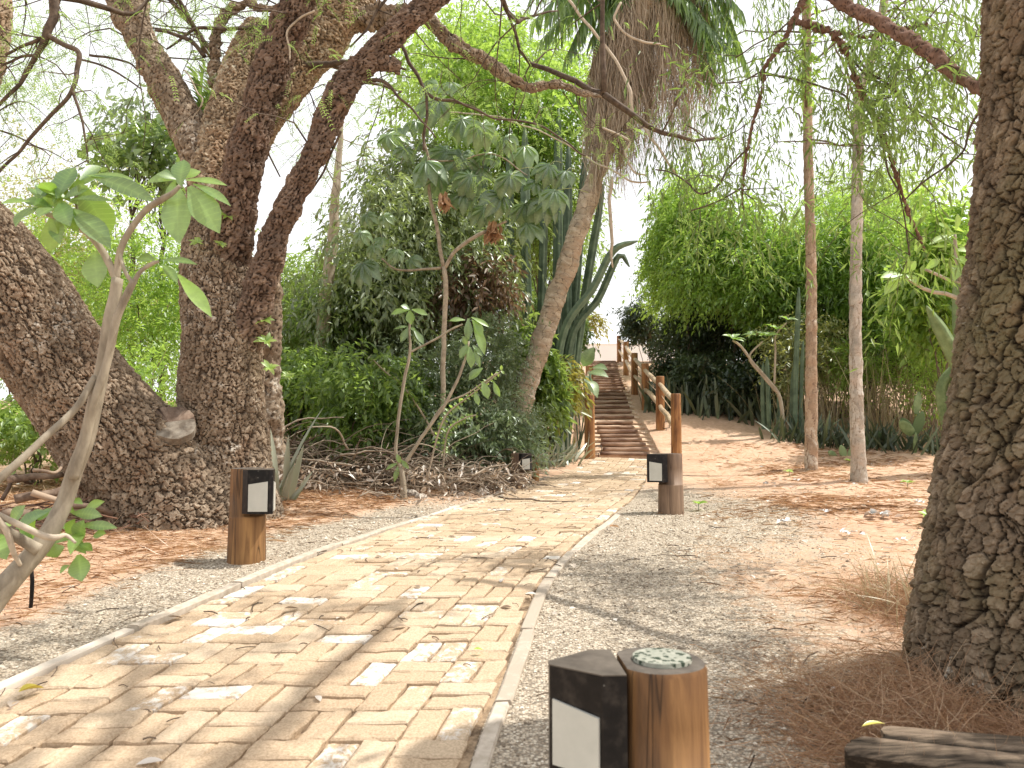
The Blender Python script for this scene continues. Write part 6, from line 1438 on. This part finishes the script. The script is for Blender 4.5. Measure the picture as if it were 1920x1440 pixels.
# seedlings on the red earth, pale scraps
for (px, py, lb) in ((1702, 915, 'tiny green seedling right of the pale mottled trunk'), (1480, 893, 'tiny green seedling left of the tan slender trunk'), (1592, 872, 'tiny green seedling between the slender trunks'), (1740, 985, 'small green tuft against the foreground trunk'), (1310, 958, 'tiny seedling beside the right bollard lamp')):
    q = ground_hit(px, py); r_ = thing('seedling', lb, 'seedling', q); m = M(); tube(m, [q - [0, 0, .02], q + [0, 0, .07]], .003, 5, 3); m.build('stem', MT['cactus'], r_); m = M(); rosette(m, q + [0, 0, .06], [0, -.2, 1], 8, .085, .045, .85, 1.2, .3, 'ell'); m.build('foliage', MT['lf_bright'], r_)
for k_, (px, py, s_) in enumerate(((1495, 905, .06), (1548, 965, .05), (1640, 972, .11), (1665, 976, .08), (1590, 1007, .07), (1440, 912, .07), (1700, 1020, .05), (1470, 985, .06), (1720, 948, .06), (1605, 912, .04))):
    q = ground_hit(px, py); m = M(); n_ = 5; blades(m, np.repeat(q[None], n_, 0) + rng.normal(size=(n_, 3)) * s_ * .4 * [1, 1, 0] + [0, 0, .025], np.column_stack([rng.normal(size=n_), rng.normal(size=n_), .25 * rng.random(n_)]), np.column_stack([rng.normal(size=n_) * .3, rng.normal(size=n_) * .3, np.ones(n_)]), s_ * .95, s_ * .6, .2 * rng.normal(size=n_), .3, .5, 'ell', .02)
    tag(m.build('curled_scrap', MT['paper']), 'whitish curled dead leaf scrap on the red earth at right', 'dead leaf', 'whitish leaf scraps on the right bank')
for (px, py, rz, lb) in ((1143, 1001, .4, 'single red dead leaf on the right edge of the pavers'), (34, 1328, 1., 'small yellow leaf on the near left kerb')):
    q = ground_hit(px, py); m = M(); blades(m, q[None] + [[0, 0, .045]], [[cos(rz), sin(rz), .1]], [[0, .1, 1.]], .085, .045, .2, .3, .4, 'ell')
    tag(m.build('fallen_leaf', MT['needle'] if px > 500 else MT['yellowleaf']), lb, 'leaf')
q = ground_hit(888, 1240); m = M(); blades(m, q[None] + [[0, 0, .04]], [[1, .2, .1]], [[0, .1, 1.]], .04, .02, .2, .3, .6, 'ell'); tag(m.build('fallen_leaf', MT['lf_bright']), 'small green leaf lying on the shaded pavers', 'leaf')
# ---------------------------------------------------------------- light, sky, camera
SUN_DIR = norm(np.array([.80, .18, 1.45]))
elev = math.asin(SUN_DIR[2]); az = math.atan2(SUN_DIR[0], SUN_DIR[1])
w = bpy.data.worlds.new('World'); scene.world = w; w.use_nodes = True
nt = w.node_tree; nt.nodes.clear()
sky = N(nt, 'ShaderNodeTexSky', sky_type='NISHITA'); sky.sun_disc = False; sky.sun_elevation = elev; sky.sun_rotation = az
sky.air_density = 1.0; sky.dust_density = 4.0; sky.ozone_density = 1.0
bg = N(nt, 'ShaderNodeBackground'); bg.inputs[1].default_value = .15
# bright summer haze: the clear sky is mostly veiled in white
tc = N(nt, 'ShaderNodeTexCoord'); sx_ = N(nt, 'ShaderNodeSeparateXYZ'); ln(nt, tc.outputs['Generated'], sx_.inputs[0])
hf = ramp(nt, sx_.outputs[2], [(.0, (.84, .84, .84)), (.52, (.84, .84, .84)), (.9, (.42, .42, .42))])
hz = mix(nt, hf, sky.outputs[0], (9.8, 9.8, 9.8))
ln(nt, hz, bg.inputs[0])
o = N(nt, 'ShaderNodeOutputWorld'); ln(nt, bg.outputs[0], o.inputs[0])
sd = bpy.data.lights.new('sun', 'SUN'); sd.energy = 5.0; sd.angle = radians(.55); sd.color = (1., .965, .90)
so = bpy.data.objects.new('sun', sd); COL.objects.link(so)
from mathutils import Vector
so.rotation_euler = Vector(-SUN_DIR).to_track_quat('-Z', 'Y').to_euler(); so.location = tuple(SUN_DIR * 30)
cam = bpy.data.cameras.new('camera'); co = bpy.data.objects.new('camera', cam); COL.objects.link(co)
cam.sensor_width = 36; cam.sensor_fit = 'HORIZONTAL'; cam.lens = 36 * F / 1920; cam.clip_start = .05; cam.clip_end = 2000
co.location = (0, 0, CZ); co.rotation_euler = (radians(90) + TH, 0, 0)
cam.dof.use_dof = True; cam.dof.focus_distance = 6.5; cam.dof.aperture_fstop = 6.
scene.camera = co
scene.view_settings.view_transform = 'Standard'; scene.view_settings.look = 'None'; scene.view_settings.exposure = 0; scene.view_settings.gamma = 1
scene.cycles.max_bounces = 8; scene.cycles.diffuse_bounces = 4; scene.cycles.transmission_bounces = 4; scene.cycles.glossy_bounces = 2
scene.cycles.use_denoising = True
scene.cycles.sample_clamp_indirect = 8
